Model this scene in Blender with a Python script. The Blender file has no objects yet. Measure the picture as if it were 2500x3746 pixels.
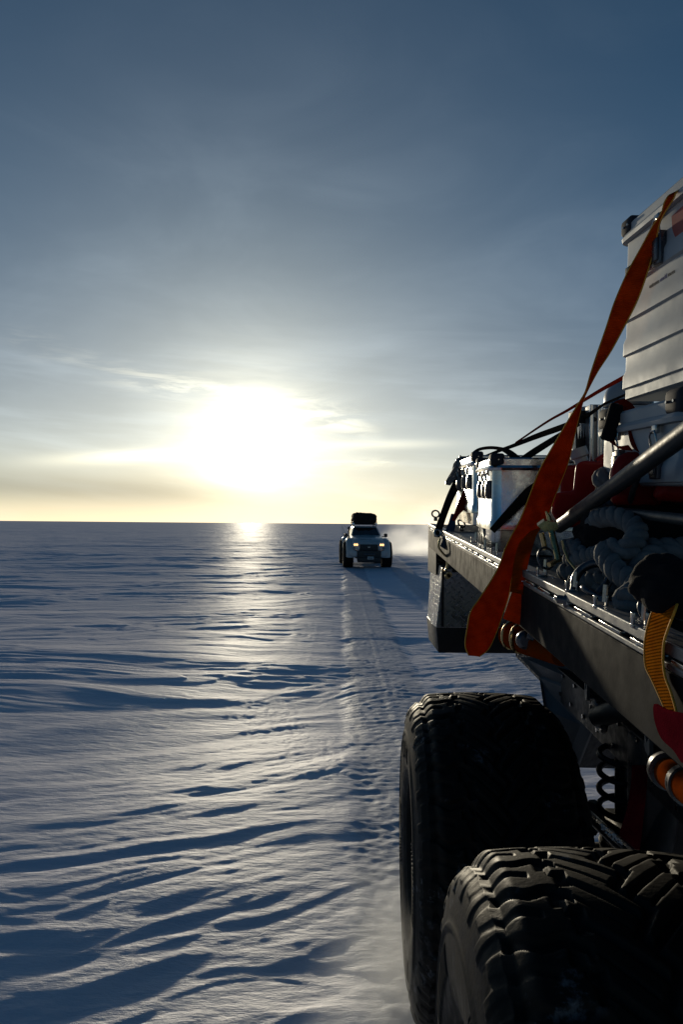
import bpy, math, random
import numpy as np
from mathutils import Matrix, Vector, Quaternion

# ------------------------------------------------------------------ camera
W, H, F = 2500.0, 3746.0, 2601.0
CAMH = 1.78
scene = bpy.context.scene
COL = scene.collection
cd = bpy.data.cameras.new('camera'); cam = bpy.data.objects.new('camera', cd); COL.objects.link(cam)
cd.sensor_fit = 'VERTICAL'; cd.sensor_height = 36.0; cd.sensor_width = 24.0; cd.lens = 36.0 * F / H
cd.clip_start = 0.02; cd.clip_end = 60000
PITCH, ROLL = math.atan(42.5 / F), math.radians(0.50)
cam.rotation_euler = (Matrix.Rotation(math.pi / 2 + PITCH, 4, 'X') @ Matrix.Rotation(ROLL, 4, 'Z')).to_euler()
cam.location = (0, 0, CAMH)
scene.camera = cam
CAMR = (Matrix.Rotation(math.pi / 2 + PITCH, 3, 'X') @ Matrix.Rotation(ROLL, 3, 'Z'))

def P(px, py, Y):
    """world point seen at a photograph position, at distance Y metres ahead"""
    d = CAMR @ Vector(((px - W / 2) / F, -(py - H / 2) / F, -1.0))
    return Vector((0, 0, CAMH)) + d * (Y / d.y)

# ------------------------------------------------------------------ light and sky
SUN_AZ, SUN_EL = math.radians(-7.3), math.radians(6.2)
S = Vector((math.sin(SUN_AZ) * math.cos(SUN_EL), math.cos(SUN_AZ) * math.cos(SUN_EL), math.sin(SUN_EL)))
ld = bpy.data.lights.new('sun', 'SUN'); ld.energy = 2.35; ld.angle = math.radians(1.6); ld.color = (1.0, 0.87, 0.64)
sun = bpy.data.objects.new('sun', ld); COL.objects.link(sun)
sun.rotation_euler = (-S).to_track_quat('-Z', 'Y').to_euler()
sun.location = (-5, 40, 20)

class NT:
    """tiny helper for node graphs: sockets in, sockets out"""
    def __init__(s, tree): s.t = tree; s.n = tree.nodes; s.l = tree.links
    def put(s, sock, v):
        if v is None: return
        if isinstance(v, bpy.types.NodeSocket): s.l.new(v, sock)
        else:
            if hasattr(sock.default_value, '__len__') and not hasattr(v, '__len__'): v = (v,) * len(sock.default_value)
            if hasattr(sock.default_value, '__len__') and len(sock.default_value) == 4 and len(v) == 3: v = (*v, 1)
            sock.default_value = v
    def m(s, op, a, b=None, c=None, clamp=False):
        n = s.n.new('ShaderNodeMath'); n.operation = op; n.use_clamp = clamp
        for i, v in enumerate((a, b, c)): s.put(n.inputs[i], v)
        return n.outputs[0]
    def vm(s, op, a, b=None):
        n = s.n.new('ShaderNodeVectorMath'); n.operation = op
        s.put(n.inputs[0], a); s.put(n.inputs[1], b)
        return n.outputs['Value'] if op in ('DOT_PRODUCT', 'LENGTH') else n.outputs[0]
    def comb(s, x, y, z):
        n = s.n.new('ShaderNodeCombineXYZ')
        for i, v in enumerate((x, y, z)): s.put(n.inputs[i], v)
        return n.outputs[0]
    def sep(s, v):
        n = s.n.new('ShaderNodeSeparateXYZ'); s.put(n.inputs[0], v); return n.outputs
    def noise(s, vec, scale, detail=4, rough=0.5, dist=0.0, col=False):
        n = s.n.new('ShaderNodeTexNoise'); s.put(n.inputs['Vector'], vec)
        n.inputs['Scale'].default_value = scale; n.inputs['Detail'].default_value = detail
        n.inputs['Roughness'].default_value = rough; n.inputs['Distortion'].default_value = dist
        return n.outputs[1 if col else 0]
    def ss(s, v, a, b, lo=0.0, hi=1.0):
        n = s.n.new('ShaderNodeMapRange'); n.interpolation_type = 'SMOOTHSTEP'
        for i, x in enumerate((v, a, b, lo, hi)): s.put(n.inputs[i], x)
        return n.outputs[0]
    def mix(s, f, a, b, mode='MIX'):
        n = s.n.new('ShaderNodeMix'); n.data_type = 'RGBA'; n.blend_type = mode
        s.put(n.inputs[0], f); s.put(n.inputs[6], a); s.put(n.inputs[7], b)
        return n.outputs[2]
    def scale(s, col, f):  # colour times number
        n = s.n.new('ShaderNodeVectorMath'); n.operation = 'SCALE'
        s.put(n.inputs[0], col); s.put(n.inputs['Scale'], f); return n.outputs[0]

world = bpy.data.worlds.new('World'); scene.world = world; world.use_nodes = True
wt = world.node_tree; wt.nodes.clear(); q = NT(wt)
sky = wt.nodes.new('ShaderNodeTexSky'); sky.sky_type = 'NISHITA'; sky.sun_disc = False
sky.sun_elevation = SUN_EL; sky.sun_rotation = SUN_AZ; sky.altitude = 2500
sky.air_density = 1.0; sky.dust_density = 0.6; sky.ozone_density = 3.0
tc = wt.nodes.new('ShaderNodeTexCoord'); D = q.vm('NORMALIZE', tc.outputs['Generated'])
dx, dy, dz = q.sep(D)
az = q.m('DEGREES' if False else 'MULTIPLY', q.m('ARCTAN2', dx, dy), 57.29578)   # degrees, right positive
el = q.m('MULTIPLY', q.m('ARCSINE', dz), 57.29578)                                # degrees above the horizon
ct = q.m('MINIMUM', q.vm('DOT_PRODUCT', D, tuple(S)), 1.0)
th = q.m('MULTIPLY', q.m('ARCCOSINE', ct), 57.29578)
tint = q.mix(q.ss(el, 1, 26), (1.0, 0.93, 0.86, 1), (0.48, 0.97, 1.0, 1))
base = q.vm('MULTIPLY', q.scale(sky.outputs[0], 0.053), tint); base = q.scale(base, q.m('ADD', q.m('MULTIPLY', q.ss(th, 30, 6), q.ss(el, 0.0, 7.0, -0.6, 0.0)), 1.0))
# even out the sky: the thin high cloud that veils it
w1 = q.noise(q.comb(q.m('MULTIPLY', az, 0.05), q.m('MULTIPLY', el, 0.12), 3.0), 1.0, 5, 0.55, 0.6)
veil_amt = q.m('MULTIPLY', q.ss(w1, 0.35, 0.75), q.ss(el, 45, 6))
# smooth halo of light through thin cloud
g1 = q.m('MULTIPLY', q.m('EXPONENT', q.m('MULTIPLY', th, -1 / 2.4)), 2.2)
g2 = q.m('MULTIPLY', q.m('EXPONENT', q.m('MULTIPLY', th, -1 / 10.5)), 0.55)
core = q.m('MULTIPLY', q.m('EXPONENT', q.m('MULTIPLY', q.m('POWER', q.m('DIVIDE', th, 2.2), 2), -1)), 4.0)
# streaky cloud deck
cn = q.noise(q.comb(q.m('MULTIPLY', az, 0.055), q.m('ADD', q.m('MULTIPLY', el, 0.55), q.m('MULTIPLY', az, 0.03)), 0.0), 1.0, 6, 0.55, 0.3)
cn2 = q.noise(q.comb(q.m('MULTIPLY', az, 0.16), q.m('MULTIPLY', el, 1.1), 7.3), 1.0, 5, 0.6, 0.5)
streak = q.m('MULTIPLY', q.ss(cn, 0.45, 0.7), q.m('MULTIPLY', q.ss(el, 0.5, 2.5), q.ss(el, 19, 8)))
low = q.ss(el, 0.0, 4.2, 0.30, 1.0)      # the light is dimmed by haze near the horizon
glow = q.m('ADD', g2, q.m('MULTIPLY', q.m('MULTIPLY', g1, low), q.ss(cn2, 0.2, 0.75, 0.7, 1.25)))
def band(a0, e0, slope, half, wl, wr, fade):
    """a thin bright cirrus streak: centre line el = e0 + slope*(az-a0)"""
    d = q.m('DIVIDE', q.m('SUBTRACT', q.m('SUBTRACT', el, e0), q.m('MULTIPLY', q.m('SUBTRACT', az, a0), slope)), half)
    prof = q.m('EXPONENT', q.m('MULTIPLY', q.m('MULTIPLY', d, d), -1))
    return q.m('MULTIPLY', prof, q.m('MULTIPLY', q.ss(az, wl, wl + fade), q.ss(az, wr, wr - fade)))
bl = q.m('MULTIPLY', band(-14, 5.25, 0.085, 0.5, -27, -4, 12), 0.62)
br = q.m('MULTIPLY', band(0, 6.35, 0.01, 0.35, -7, 12, 9), 0.33)
bu = q.m('MULTIPLY', q.m('MULTIPLY', band(-8, 9.9, -0.12, 0.8, -21, 4, 9), q.ss(cn2, 0.42, 0.62)), 0.42)
bm = q.m('MULTIPLY', q.m('MULTIPLY', band(-2, 8.3, -0.18, 0.6, -9, 4, 4), q.ss(cn2, 0.36, 0.6)), 0.5)
bv = q.m('MULTIPLY', q.m('MULTIPLY', band(-18, 12.0, -0.15, 0.9, -27, -12, 4), q.ss(cn2, 0.48, 0.7)), 0.12)
bn = q.m('MULTIPLY', q.m('MULTIPLY', band(-2, 4.9, 0.0, 0.35, -4, 6, 3), q.ss(cn2, 0.4, 0.6)), 0.25)
bands = bl
for b_ in (br, bu, bm, bv, bn): bands = q.m('ADD', bands, b_)
grey = q.m('MULTIPLY', band(-20, 2.4, -0.02, 1.1, -60, -2, 14), 0.34)       # dull band of cloud low on the left
warm = q.scale(q.comb(1.0, 0.90, 0.62), q.m('ADD', glow, bands))
hz = q.m('EXPONENT', q.m('MULTIPLY', q.m('MAXIMUM', el, 0.0), -1 / 5.0))
crm = q.scale(q.comb(1.0, 0.86, 0.60), q.m('MULTIPLY', q.m('EXPONENT', q.m('MULTIPLY', q.m('MAXIMUM', el, 0.0), -1 / 11.0)), q.ss(th, 60, 8, 0.0, 0.30)))
hzc = q.scale(q.comb(1.0, 0.81, 0.55), q.m('MULTIPLY', q.m('MULTIPLY', hz, 0.50), q.ss(th, 50, 10, 0.05, 1.0)))
veil = q.scale(q.comb(0.80, 0.92, 1.0), q.m('MULTIPLY', q.m('ADD', q.m('MULTIPLY', veil_amt, 0.05), q.m('MULTIPLY', streak, 0.05)), q.ss(th, 60, 5, 0.4, 2.0)))
add1 = q.vm('ADD', base, warm); add2 = q.vm('ADD', add1, veil); add3 = q.vm('ADD', q.vm('ADD', add2, hzc), crm)
add4 = q.vm('ADD', add3, q.scale(q.comb(1, .95, .72), q.m('MULTIPLY', core, q.ss(el, .8, 4.5, 0.04, 1.0))))
fin = q.scale(add4, q.m('SUBTRACT', 1.0, grey))
bg = wt.nodes.new('ShaderNodeBackground'); wt.links.new(fin, bg.inputs[0]); bg.inputs[1].default_value = 1.0
wo = wt.nodes.new('ShaderNodeOutputWorld'); wt.links.new(bg.outputs[0], wo.inputs[0])
try: world.cycles.sampling_method = 'MANUAL'; world.cycles.sample_map_resolution = 1024
except Exception: pass

vs = scene.view_settings; vs.view_transform = 'Standard'; vs.look = 'None'; vs.gamma = 1.0
vs.use_curve_mapping = False; vs.exposure = 0.0
scene.cycles.use_denoising = True
scene.cycles.max_bounces = 8; scene.cycles.volume_bounces = 1
scene.cycles.volume_step_rate = 1.0; scene.cycles.volume_max_steps = 128

# ------------------------------------------------------------------ helpers
random.seed(7); RNG = np.random.default_rng(5)
def tag(o, label=None, cat=None, group=None, kind=None):
    if label: o['label'] = label
    if cat: o['category'] = cat
    if group: o['group'] = group
    if kind: o['kind'] = kind
    return o
def empty(name, loc=(0, 0, 0), label=None, cat=None, group=None, parent=None, rot=None):
    o = bpy.data.objects.new(name, None); COL.objects.link(o); o.empty_display_size = 0.1
    o.location = loc
    if rot: o.rotation_euler = rot
    if parent: o.parent = parent
    return tag(o, label, cat, group)

def spline(pts, n=8):
    """Catmull-Rom through points (any number of floats each)"""
    p = [np.array(x, float) for x in pts]; p = [2 * p[0] - p[1]] + p + [2 * p[-1] - p[-2]]; out = []
    for i in range(1, len(p) - 2):
        for k in range(n):
            t = k / n
            out.append(0.5 * (2 * p[i] + (p[i + 1] - p[i - 1]) * t + (2 * p[i - 1] - 5 * p[i] + 4 * p[i + 1] - p[i + 2]) * t * t
                              + (3 * p[i] - p[i - 1] - 3 * p[i + 1] + p[i + 2]) * t ** 3))
    out.append(p[-2]); return out

class MB:
    def __init__(s): s.v = []; s.f = []; s.g = []
    def add(s, vs_, fs):
        k = len(s.v); s.v += [tuple(x) for x in vs_]; f0 = len(s.f); s.f += [tuple(i + k for i in f) for f in fs]; s.g.append((k, len(s.v), f0, len(s.f))); return s
    def box(s, c, size, M=None, bev=0.0, taper=None):
        """rounded box: c centre, size full; M orients about c; bev chamfers the vertical and top edges"""
        hx, hy, hz = [a / 2 for a in size]; b = min(bev, hx * .9, hy * .9, hz * .9)
        if b <= 0:
            vs_ = [Vector((x * hx, y * hy, z * hz)) for z in (-1, 1) for x, y in ((-1, -1), (1, -1), (1, 1), (-1, 1))]
            fs = [(3, 2, 1, 0), (4, 5, 6, 7), (0, 1, 5, 4), (1, 2, 6, 5), (2, 3, 7, 6), (3, 0, 4, 7)]
        else:
            segs = 3; ring = []
            for (sx, sy, a0) in ((1, 1, 0), (-1, 1, 90), (-1, -1, 180), (1, -1, 270)):
                for k in range(segs + 1):
                    a = math.radians(a0 + 90 * k / segs); ring.append((sx, sy, math.cos(a), math.sin(a)))
            prof = [(-hz, 0.0)] + []
            prof = []
            for k in range(segs + 1):
                a = math.pi / 2 * (1 - k / segs); prof.append((-hz + b - b * math.sin(a), b * math.cos(a)))
            for k in range(segs + 1):
                a = math.pi / 2 * k / segs; prof.append((hz - b + b * math.sin(a), b * math.cos(a)))
            vs_ = []; n = len(ring)
            for (z, r) in prof:
                for (sx, sy, ca, sa) in ring: vs_.append(Vector((sx * (hx - b) + ca * r, sy * (hy - b) + sa * r, z)))
            fs = [tuple(range(n - 1, -1, -1)), tuple(range((len(prof) - 1) * n, len(prof) * n))]
            for j in range(len(prof) - 1):
                for i in range(n):
                    fs.append((j * n + i, j * n + (i + 1) % n, (j + 1) * n + (i + 1) % n, (j + 1) * n + i))
        if taper:
            for v in vs_:
                k = (v.z + hz) / (2 * hz); v.x *= 1 + (taper[0] - 1) * k; v.y *= 1 + (taper[1] - 1) * k
        c = Vector(c)
        return s.add([(M @ v if M else v) + c for v in vs_], fs)
    def tube(s, pts, r, seg=12, caps=True):
        pts = [Vector(tuple(p)[:3]) for p in pts]; n = len(pts)
        rr = r if hasattr(r, '__len__') else [r] * n
        t = (pts[1] - pts[0]).normalized(); up = Vector((0, 0, 1)) if abs(t.z) < .9 else Vector((1, 0, 0))
        a = t.cross(up).normalized(); vs_ = []
        for i, p in enumerate(pts):
            t = (pts[min(i + 1, n - 1)] - pts[max(i - 1, 0)]).normalized()
            a = (a - t * a.dot(t)).normalized(); b = t.cross(a)
            for k in range(seg):
                an = 2 * math.pi * k / seg; vs_.append(p + (a * math.cos(an) + b * math.sin(an)) * rr[i])
        fs = [(i * seg + k, i * seg + (k + 1) % seg, (i + 1) * seg + (k + 1) % seg, (i + 1) * seg + k) for i in range(n - 1) for k in range(seg)]
        if caps: fs += [tuple(range(seg - 1, -1, -1)), tuple(range((n - 1) * seg, n * seg))]
        return s.add(vs_, fs)
    def torus(s, c, R, r, M=None, a0=0, a1=360, sy=1.0, seg=28):
        n = int(seg * (a1 - a0) / 360) + 1
        pts = [Vector((R * math.cos(math.radians(a0 + (a1 - a0) * i / n)), R * sy * math.sin(math.radians(a0 + (a1 - a0) * i / n)), 0)) for i in range(n + 1)]
        return s.tube([(M @ p if M else p) + Vector(c) for p in pts], r, 8)
    def ribbon(s, L, R, th=0.0025, sub=8, cols=4, sag=0.0):
        """webbing between two edge lines; real thickness"""
        e = spline([tuple(a) + tuple(b) for a, b in zip(L, R)], sub); n = len(e); top = []
        for i in range(n):
            a, b = Vector(e[i][:3]), Vector(e[i][3:])
            j0, j1 = max(i - 1, 0), min(i + 1, n - 1)
            t = Vector((e[j1][:3] + e[j1][3:]) - (e[j0][:3] + e[j0][3:])) if False else (Vector(e[j1][:3]) + Vector(e[j1][3:]) - Vector(e[j0][:3]) - Vector(e[j0][3:]))
            nn = t.cross(b - a)
            nn = nn.normalized() if nn.length > 1e-9 else Vector((0, -1, 0))
            if top and nn.dot(top[-1][2]) < 0 and False: nn = -nn
            top.append((a, b, nn))
        vs_ = []
        for a, b, nn in top:
            for side in (1, -1):
                for c in range(cols + 1):
                    f = c / cols; bow = sag * math.sin(math.pi * f)
                    vs_.append(a.lerp(b, f) + nn * (side * th / 2 * (0.55 if c in (0, cols) else 1) + bow))
        m = 2 * (cols + 1); fs = []
        for i in range(n - 1):
            o, p = i * m, (i + 1) * m
            for c in range(cols):
                fs.append((o + c, o + c + 1, p + c + 1, p + c)); k = cols + 1
                fs.append((o + k + c + 1, o + k + c, p + k + c, p + k + c + 1))
            fs.append((o + cols, o + 2 * cols + 1, p + 2 * cols + 1, p + cols)); fs.append((o + cols + 1, o, p, p + cols + 1))
        fs.append(tuple([*range(cols, -1, -1)] + [*range(cols + 1, m)])); o = (n - 1) * m
        fs.append(tuple([o + c for c in range(0, cols + 1)] + [o + c for c in range(m - 1, cols, -1)]))
        return s.add(vs_, fs)
    def lathe(s, prof, M, seg=48, closed=False):
        """prof: (radius, axial) pairs, axis = local X"""
        vs_ = []; n = len(prof)
        for k in range(seg):
            a = 2 * math.pi * k / seg
            for (r, x) in prof: vs_.append(M @ Vector((x, r * math.cos(a), r * math.sin(a))))
        fs = []
        for k in range(seg):
            for i in range(n - 1 if not closed else n):
                j = (i + 1) % n; fs.append((k * n + i, ((k + 1) % seg) * n + i, ((k + 1) % seg) * n + j, k * n + j))
        return s.add(vs_, fs)
    def prism(s, poly, n, closed=True):
        """poly: world points of one face, pushed along vector n"""
        k = len(poly); a = [Vector(p) for p in poly]; b = [p + n for p in a]
        return s.add(a + b, [tuple(range(k)), tuple(range(2 * k - 1, k - 1, -1))] + [(i, i + k, (i + 1) % k + k, (i + 1) % k) for i in range(k)])
    def build_each(s, name, mat, parent=None, **kw):
        for (v0, v1, f0, f1) in s.g:
            m = MB(); m.v = s.v[v0:v1]; m.f = [tuple(i - v0 for i in f) for f in s.f[f0:f1]]; m.build(name, mat, parent, **kw)
    def build(s, name, mat, parent=None, smooth=35, bevel=0.0, subsurf=0, local=False):
        me = bpy.data.meshes.new(name); off = Vector((0, 0, 0))
        if parent and not local:
            p = parent
            while p: off = off + p.location; p = p.parent
        me.from_pydata([tuple(Vector(v) - off) for v in s.v], [], s.f); me.validate()
        me.materials.append(mat)
        import bmesh
        bm = bmesh.new(); bm.from_mesh(me); bmesh.ops.recalc_face_normals(bm, faces=bm.faces); bm.to_mesh(me); bm.free()
        if smooth:
            me.polygons.foreach_set('use_smooth', [True] * len(me.polygons)); me.set_sharp_from_angle(angle=math.radians(smooth))
        o = bpy.data.objects.new(name, me); COL.objects.link(o)
        if parent: o.parent = parent
        if bevel:
            b = o.modifiers.new('bevel', 'BEVEL'); b.width = bevel; b.segments = 2; b.limit_method = 'ANGLE'; b.angle_limit = math.radians(40); b.harden_normals = False
        if subsurf:
            b = o.modifiers.new('sub', 'SUBSURF'); b.levels = subsurf; b.render_levels = subsurf
        return o
def text_mesh(name, body, size, M, mat, parent, depth=0.0006, align='LEFT'):
    cu = bpy.data.curves.new(name, 'FONT'); cu.body = body; cu.size = size; cu.extrude = depth; cu.align_x = align
    t = bpy.data.objects.new(name, cu); COL.objects.link(t)
    me = bpy.data.meshes.new_from_object(t.evaluated_get(bpy.context.evaluated_depsgraph_get()))
    bpy.data.objects.remove(t); me.transform(M); me.materials.clear(); me.materials.append(mat)
    off = Vector((0, 0, 0)); p = parent
    while p: off = off + p.location; p = p.parent
    me.transform(Matrix.Translation(-off))
    o = bpy.data.objects.new(name, me); COL.objects.link(o); o.parent = parent; return o

# ------------------------------------------------------------------ materials
def mat(name, col, rough=0.5, metal=0.0, spec=0.5, var=0.0, vscale=8.0, bump=0.0, bscale=60.0, rvar=0.0, col2=None, coat=0.0, trans=0.0):
    m = bpy.data.materials.new(name); m.use_nodes = True; t = m.node_tree; g = NT(t)
    b = t.nodes['Principled BSDF']; b.inputs['Metallic'].default_value = metal; b.inputs['Specular IOR Level'].default_value = spec
    b.inputs['Coat Weight'].default_value = coat
    tcx = t.nodes.new('ShaderNodeTexCoord').outputs['Object']
    c = (*col, 1); c2 = (*(col2 or [x * .55 for x in col]), 1)
    if var:
        nz = g.noise(tcx, vscale, 7, 0.65, 0.3)
        g.put(b.inputs['Base Color'], g.mix(g.m('MULTIPLY', g.ss(nz, 0.38, 0.68), var), c, c2))
    else: b.inputs['Base Color'].default_value = c
    if rvar:
        nz2 = g.noise(tcx, vscale * 1.7, 6, 0.6); g.put(b.inputs['Roughness'], g.ss(nz2, .3, .7, max(rough - rvar, .03), rough + rvar))
    else: b.inputs['Roughness'].default_value = rough
    if bump:
        bn_ = t.nodes.new('ShaderNodeBump'); bn_.inputs['Strength'].default_value = 1.0; bn_.inputs['Distance'].default_value = bump
        g.put(bn_.inputs['Height'], g.noise(tcx, bscale, 5, 0.6)); t.links.new(bn_.outputs[0], b.inputs['Normal'])
    return m
def mat_plate():   # aluminium tread plate: raised bars in alternating directions
    m = mat('tread_plate', (.30, .31, .33), .30, 1.0, rvar=.1); t = m.node_tree; g = NT(t); b = t.nodes['Principled BSDF']
    x, y, z = g.sep(t.nodes.new('ShaderNodeTexCoord').outputs['Object'])
    u = g.m('ADD', x, y); sc = 1 / 0.055
    def bars(off, sg):
        uu = g.m('SUBTRACT', g.m('FRACT', g.m('ADD', g.m('MULTIPLY', u, sc), off)), .5)
        vv = g.m('SUBTRACT', g.m('FRACT', g.m('ADD', g.m('MULTIPLY', z, sc), off)), .5)
        p_ = g.m('ADD', uu, g.m('MULTIPLY', vv, sg)); r_ = g.m('SUBTRACT', vv, g.m('MULTIPLY', uu, sg))
        d = g.m('ADD', g.m('POWER', g.m('DIVIDE', p_, .16), 2), g.m('POWER', g.m('DIVIDE', r_, .55), 2))
        return g.ss(d, 1.0, .3)
    h = g.m('MAXIMUM', bars(0.0, 1.0), bars(0.5, -1.0))
    bn_ = t.nodes.new('ShaderNodeBump'); bn_.inputs['Distance'].default_value = .02
    g.put(bn_.inputs['Height'], h); t.links.new(bn_.outputs[0], b.inputs['Normal']); return m
def mat_web(name, col, col2, back=0.35):   # woven polyester webbing, lets some light through
    m = bpy.data.materials.new(name); m.use_nodes = True; t = m.node_tree; g = NT(t); b = t.nodes['Principled BSDF']
    o = t.nodes.new('ShaderNodeTexCoord').outputs['Object']; x, y, z = g.sep(o)
    nz = g.noise(o, 26, 5, .6)
    c = g.mix(g.ss(nz, .35, .7), (*col, 1), (*col2, 1)); g.put(b.inputs['Base Color'], c)
    b.inputs['Roughness'].default_value = .8; b.inputs['Specular IOR Level'].default_value = 0.0
    wv = g.m('SINE', g.m('MULTIPLY', g.m('ADD', z, g.m('MULTIPLY', g.m('ADD', x, y), .25)), 2 * math.pi / .0042))
    fine = g.noise(o, 900, 2, .5)
    bn_ = t.nodes.new('ShaderNodeBump'); bn_.inputs['Distance'].default_value = .0006
    g.put(bn_.inputs['Height'], g.m('ADD', wv, g.m('MULTIPLY', fine, .6))); t.links.new(bn_.outputs[0], b.inputs['Normal'])
    tr = t.nodes.new('ShaderNodeBsdfTranslucent'); g.put(tr.inputs[0], c)
    mx = t.nodes.new('ShaderNodeMixShader'); mx.inputs[0].default_value = back
    t.links.new(b.outputs[0], mx.inputs[1]); t.links.new(tr.outputs[0], mx.inputs[2])
    t.links.new(mx.outputs[0], t.nodes['Material Output'].inputs[0]); return m
M = dict(
    alu=mat('case_aluminium', (.40, .43, .455), .6, .3, spec=.25, var=.45, vscale=6, col2=(.33, .355, .37), rvar=.1, bump=.0006, bscale=14),
    alu_bright=mat('polished_aluminium', (.62, .63, .65), .17, 1.0, rvar=.08, vscale=20, bump=.0004, bscale=40),
    alu_dull=mat('rail_aluminium', (.21, .215, .22), .45, .8, var=.3, vscale=18, rvar=.1, bump=.0003, bscale=120),
    corner=mat('corner_plastic', (.03, .032, .04), .75, 0, .2, var=.3, vscale=40),
    steel=mat('dark_steel', (.12, .12, .13), .33, .9, var=.5, vscale=30, rvar=.12, bump=.0004, bscale=90),
    chrome=mat('zinc_steel', (.45, .44, .42), .2, 1.0, var=.4, vscale=60, rvar=.08),
    brass=mat('zinc_yellow', (.55, .42, .2), .3, 1.0, var=.5, vscale=60, rvar=.1),
    tube=mat('painted_tube', (.030, .036, .040), .45, .0, .35, var=.5, vscale=25, rvar=.08, bump=.0003, bscale=150, col2=(.03, .035, .04)),
    black=mat('black_paint', (.007, .007, .009), .5, 0, .3, var=.5, vscale=15, col2=(.014, .014, .015), rvar=.12, bump=.0006, bscale=50),
    board=mat('grey_board', (.014, .015, .017), .75, 0, .05, var=.5, vscale=9, rvar=.12, bump=.0006, bscale=25, col2=(.010, .011, .012)),
    sheet=mat('galvanised_sheet', (.10, .105, .115), .55, .2, var=.6, vscale=5, rvar=.12, col2=(.07, .075, .08)),
    rubber=mat('tyre_rubber', (.009, .0082, .0068), .60, 0, .16, var=.7, vscale=9, rvar=.10, bump=.0008, bscale=90, col2=(.014, .0125, .010)),
    rim=mat('rim_silver', (.42, .44, .47), .4, .8, var=.3, vscale=12),
    redp=mat('red_plastic', (.26, .010, .009), .45, 0, .18, var=.5, vscale=7, rvar=.1, col2=(.18, .008, .008), bump=.0012, bscale=12),
    rope=mat('rope_fibre', (.16, .163, .165), .85, 0, .15, var=.7, vscale=35, col2=(.09, .09, .095), bump=.0012, bscale=260),
    blackcloth=mat('black_cloth', (.010, .010, .012), .9, 0, .1, var=.5, vscale=30, bump=.001, bscale=300),
    maroon=mat('maroon_cloth', (.10, .006, .012), .9, 0, .0, var=.5, vscale=20, bump=.001, bscale=300),
    tan=mat('tan_wrap', (.17, .026, .002), .8, 0, .0, var=.8, vscale=30, bump=.002, bscale=40, col2=(.14, .035, .008)),
    drum=mat('grey_plastic', (.28, .31, .34), .35, 0, .5, var=.3, vscale=6),
    web=mat_web('orange_webbing', (.50, .078, .006), (.34, .045, .005), .38),
    weblit=mat_web('sunlit_orange_webbing', (.62, .20, .012), (.50, .14, .010), .45), selvedge_glint=mat('lit_edge_thread', (.75, .34, .04), .7, 0, .2),  # orange webbing again with sunlight put into its colour; edge thread coloured as highlight
    webred=mat_web('red_webbing', (.26, .022, .010), (.18, .014, .008), .25),
    webdark=mat_web('black_webbing', (.020, .019, .018), (.035, .03, .025), .12),
    webblue=mat_web('blue_webbing', (.04, .09, .16), (.03, .06, .12), .2),
    plate=mat_plate(),
    red_sticker=mat('red_sticker', (.28, .03, .02), .5),
    ink=mat('grey_ink', (.06, .065, .075), .6), ink_blue=mat('blue_ink', (.05, .07, .25), .6),
    white=mat('white_paint', (.46, .49, .50), .35, 0, .4, var=.4, vscale=3, coat=.2, col2=(.34, .36, .37)),
    glass=mat('dark_glass', (.012, .014, .015), .06, 0, .8),
    trim=mat('black_trim', (.02, .02, .022), .5, 0, .5, var=.4, vscale=10),
    bag=mat('dark_bag_cloth', (.022, .017, .015), .8, 0, .2, var=.6, vscale=4, bump=.01, bscale=7),
    lens=mat('lamp_lens', (.7, .7, .7), .1, 0, .8),
)
def mat_emit(name, col, k):
    m = bpy.data.materials.new(name); m.use_nodes = True; b = m.node_tree.nodes['Principled BSDF']
    b.inputs['Base Color'].default_value = (*col, 1); b.inputs['Emission Color'].default_value = (*col, 1); b.inputs['Emission Strength'].default_value = k; return m
M['lamp'] = mat_emit('headlamp_bulb', (1, .55, .20), 2.6)
# ------------------------------------------------------------------ snow
def gn(x, y, seed):
    """gradient noise, about -1..1"""
    xi = np.floor(x).astype(np.int64); yi = np.floor(y).astype(np.int64); xf = (x - xi); yf = (y - yi)
    def g(ix, iy, fx, fy):
        h = (ix * 374761393 + iy * 668265263 + seed * 2246822519) & 0xFFFFFFFF
        h = ((h ^ (h >> 13)) * 1274126177) & 0xFFFFFFFF; h = (h ^ (h >> 16)) & 0xFFFF
        a = h.astype(np.float32) * np.float32(2 * math.pi / 65536); return np.cos(a) * fx + np.sin(a) * fy
    u = xf * xf * xf * (xf * (xf * 6 - 15) + 10); v = yf * yf * yf * (yf * (yf * 6 - 15) + 10)
    a = g(xi, yi, xf, yf); b = g(xi + 1, yi, xf - 1, yf); c = g(xi, yi + 1, xf, yf - 1); d = g(xi + 1, yi + 1, xf - 1, yf - 1)
    return (a + (b - a) * u + (c - a) * v + (a - b - c + d) * u * v) * 1.5
def sstep(x, a, b):
    t = np.clip((x - a) / (b - a), 0, 1); return t * t * (3 - 2 * t)
def track_x(y): return 0.50 + 0.0 * y
def track_mask(x, y, xc, hw=.36, soft=.17):
    e = gn(x * 0 + y / .35, x * 0 + xc, 77) * .06
    return sstep(np.abs(x - xc - 0.02 * gn(y / 3, y * 0, 5)), hw + soft + e, hw - soft * .4 + e)
def drift_height(x, y):
    ang = math.radians(4) 
    wx = x + .9 * gn(x / 4.3, y / 3.1, 11); wy = y + .38 * gn(x / 3.1, y / 2.2, 12)
 
    wx = wx + .16 * gn(x / 1.1, y / .8, 41); wy = wy + .10 * gn(x / .9, y / .7, 42)
    pm = sstep(gn(x / 8 + 3.3, y / 6, 43), -.22, .22)
    return base_height(x, y, wx, wy, math.radians(1)) * (1 - pm) + base_height(x, y, wx, wy, math.radians(21)) * pm
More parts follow.
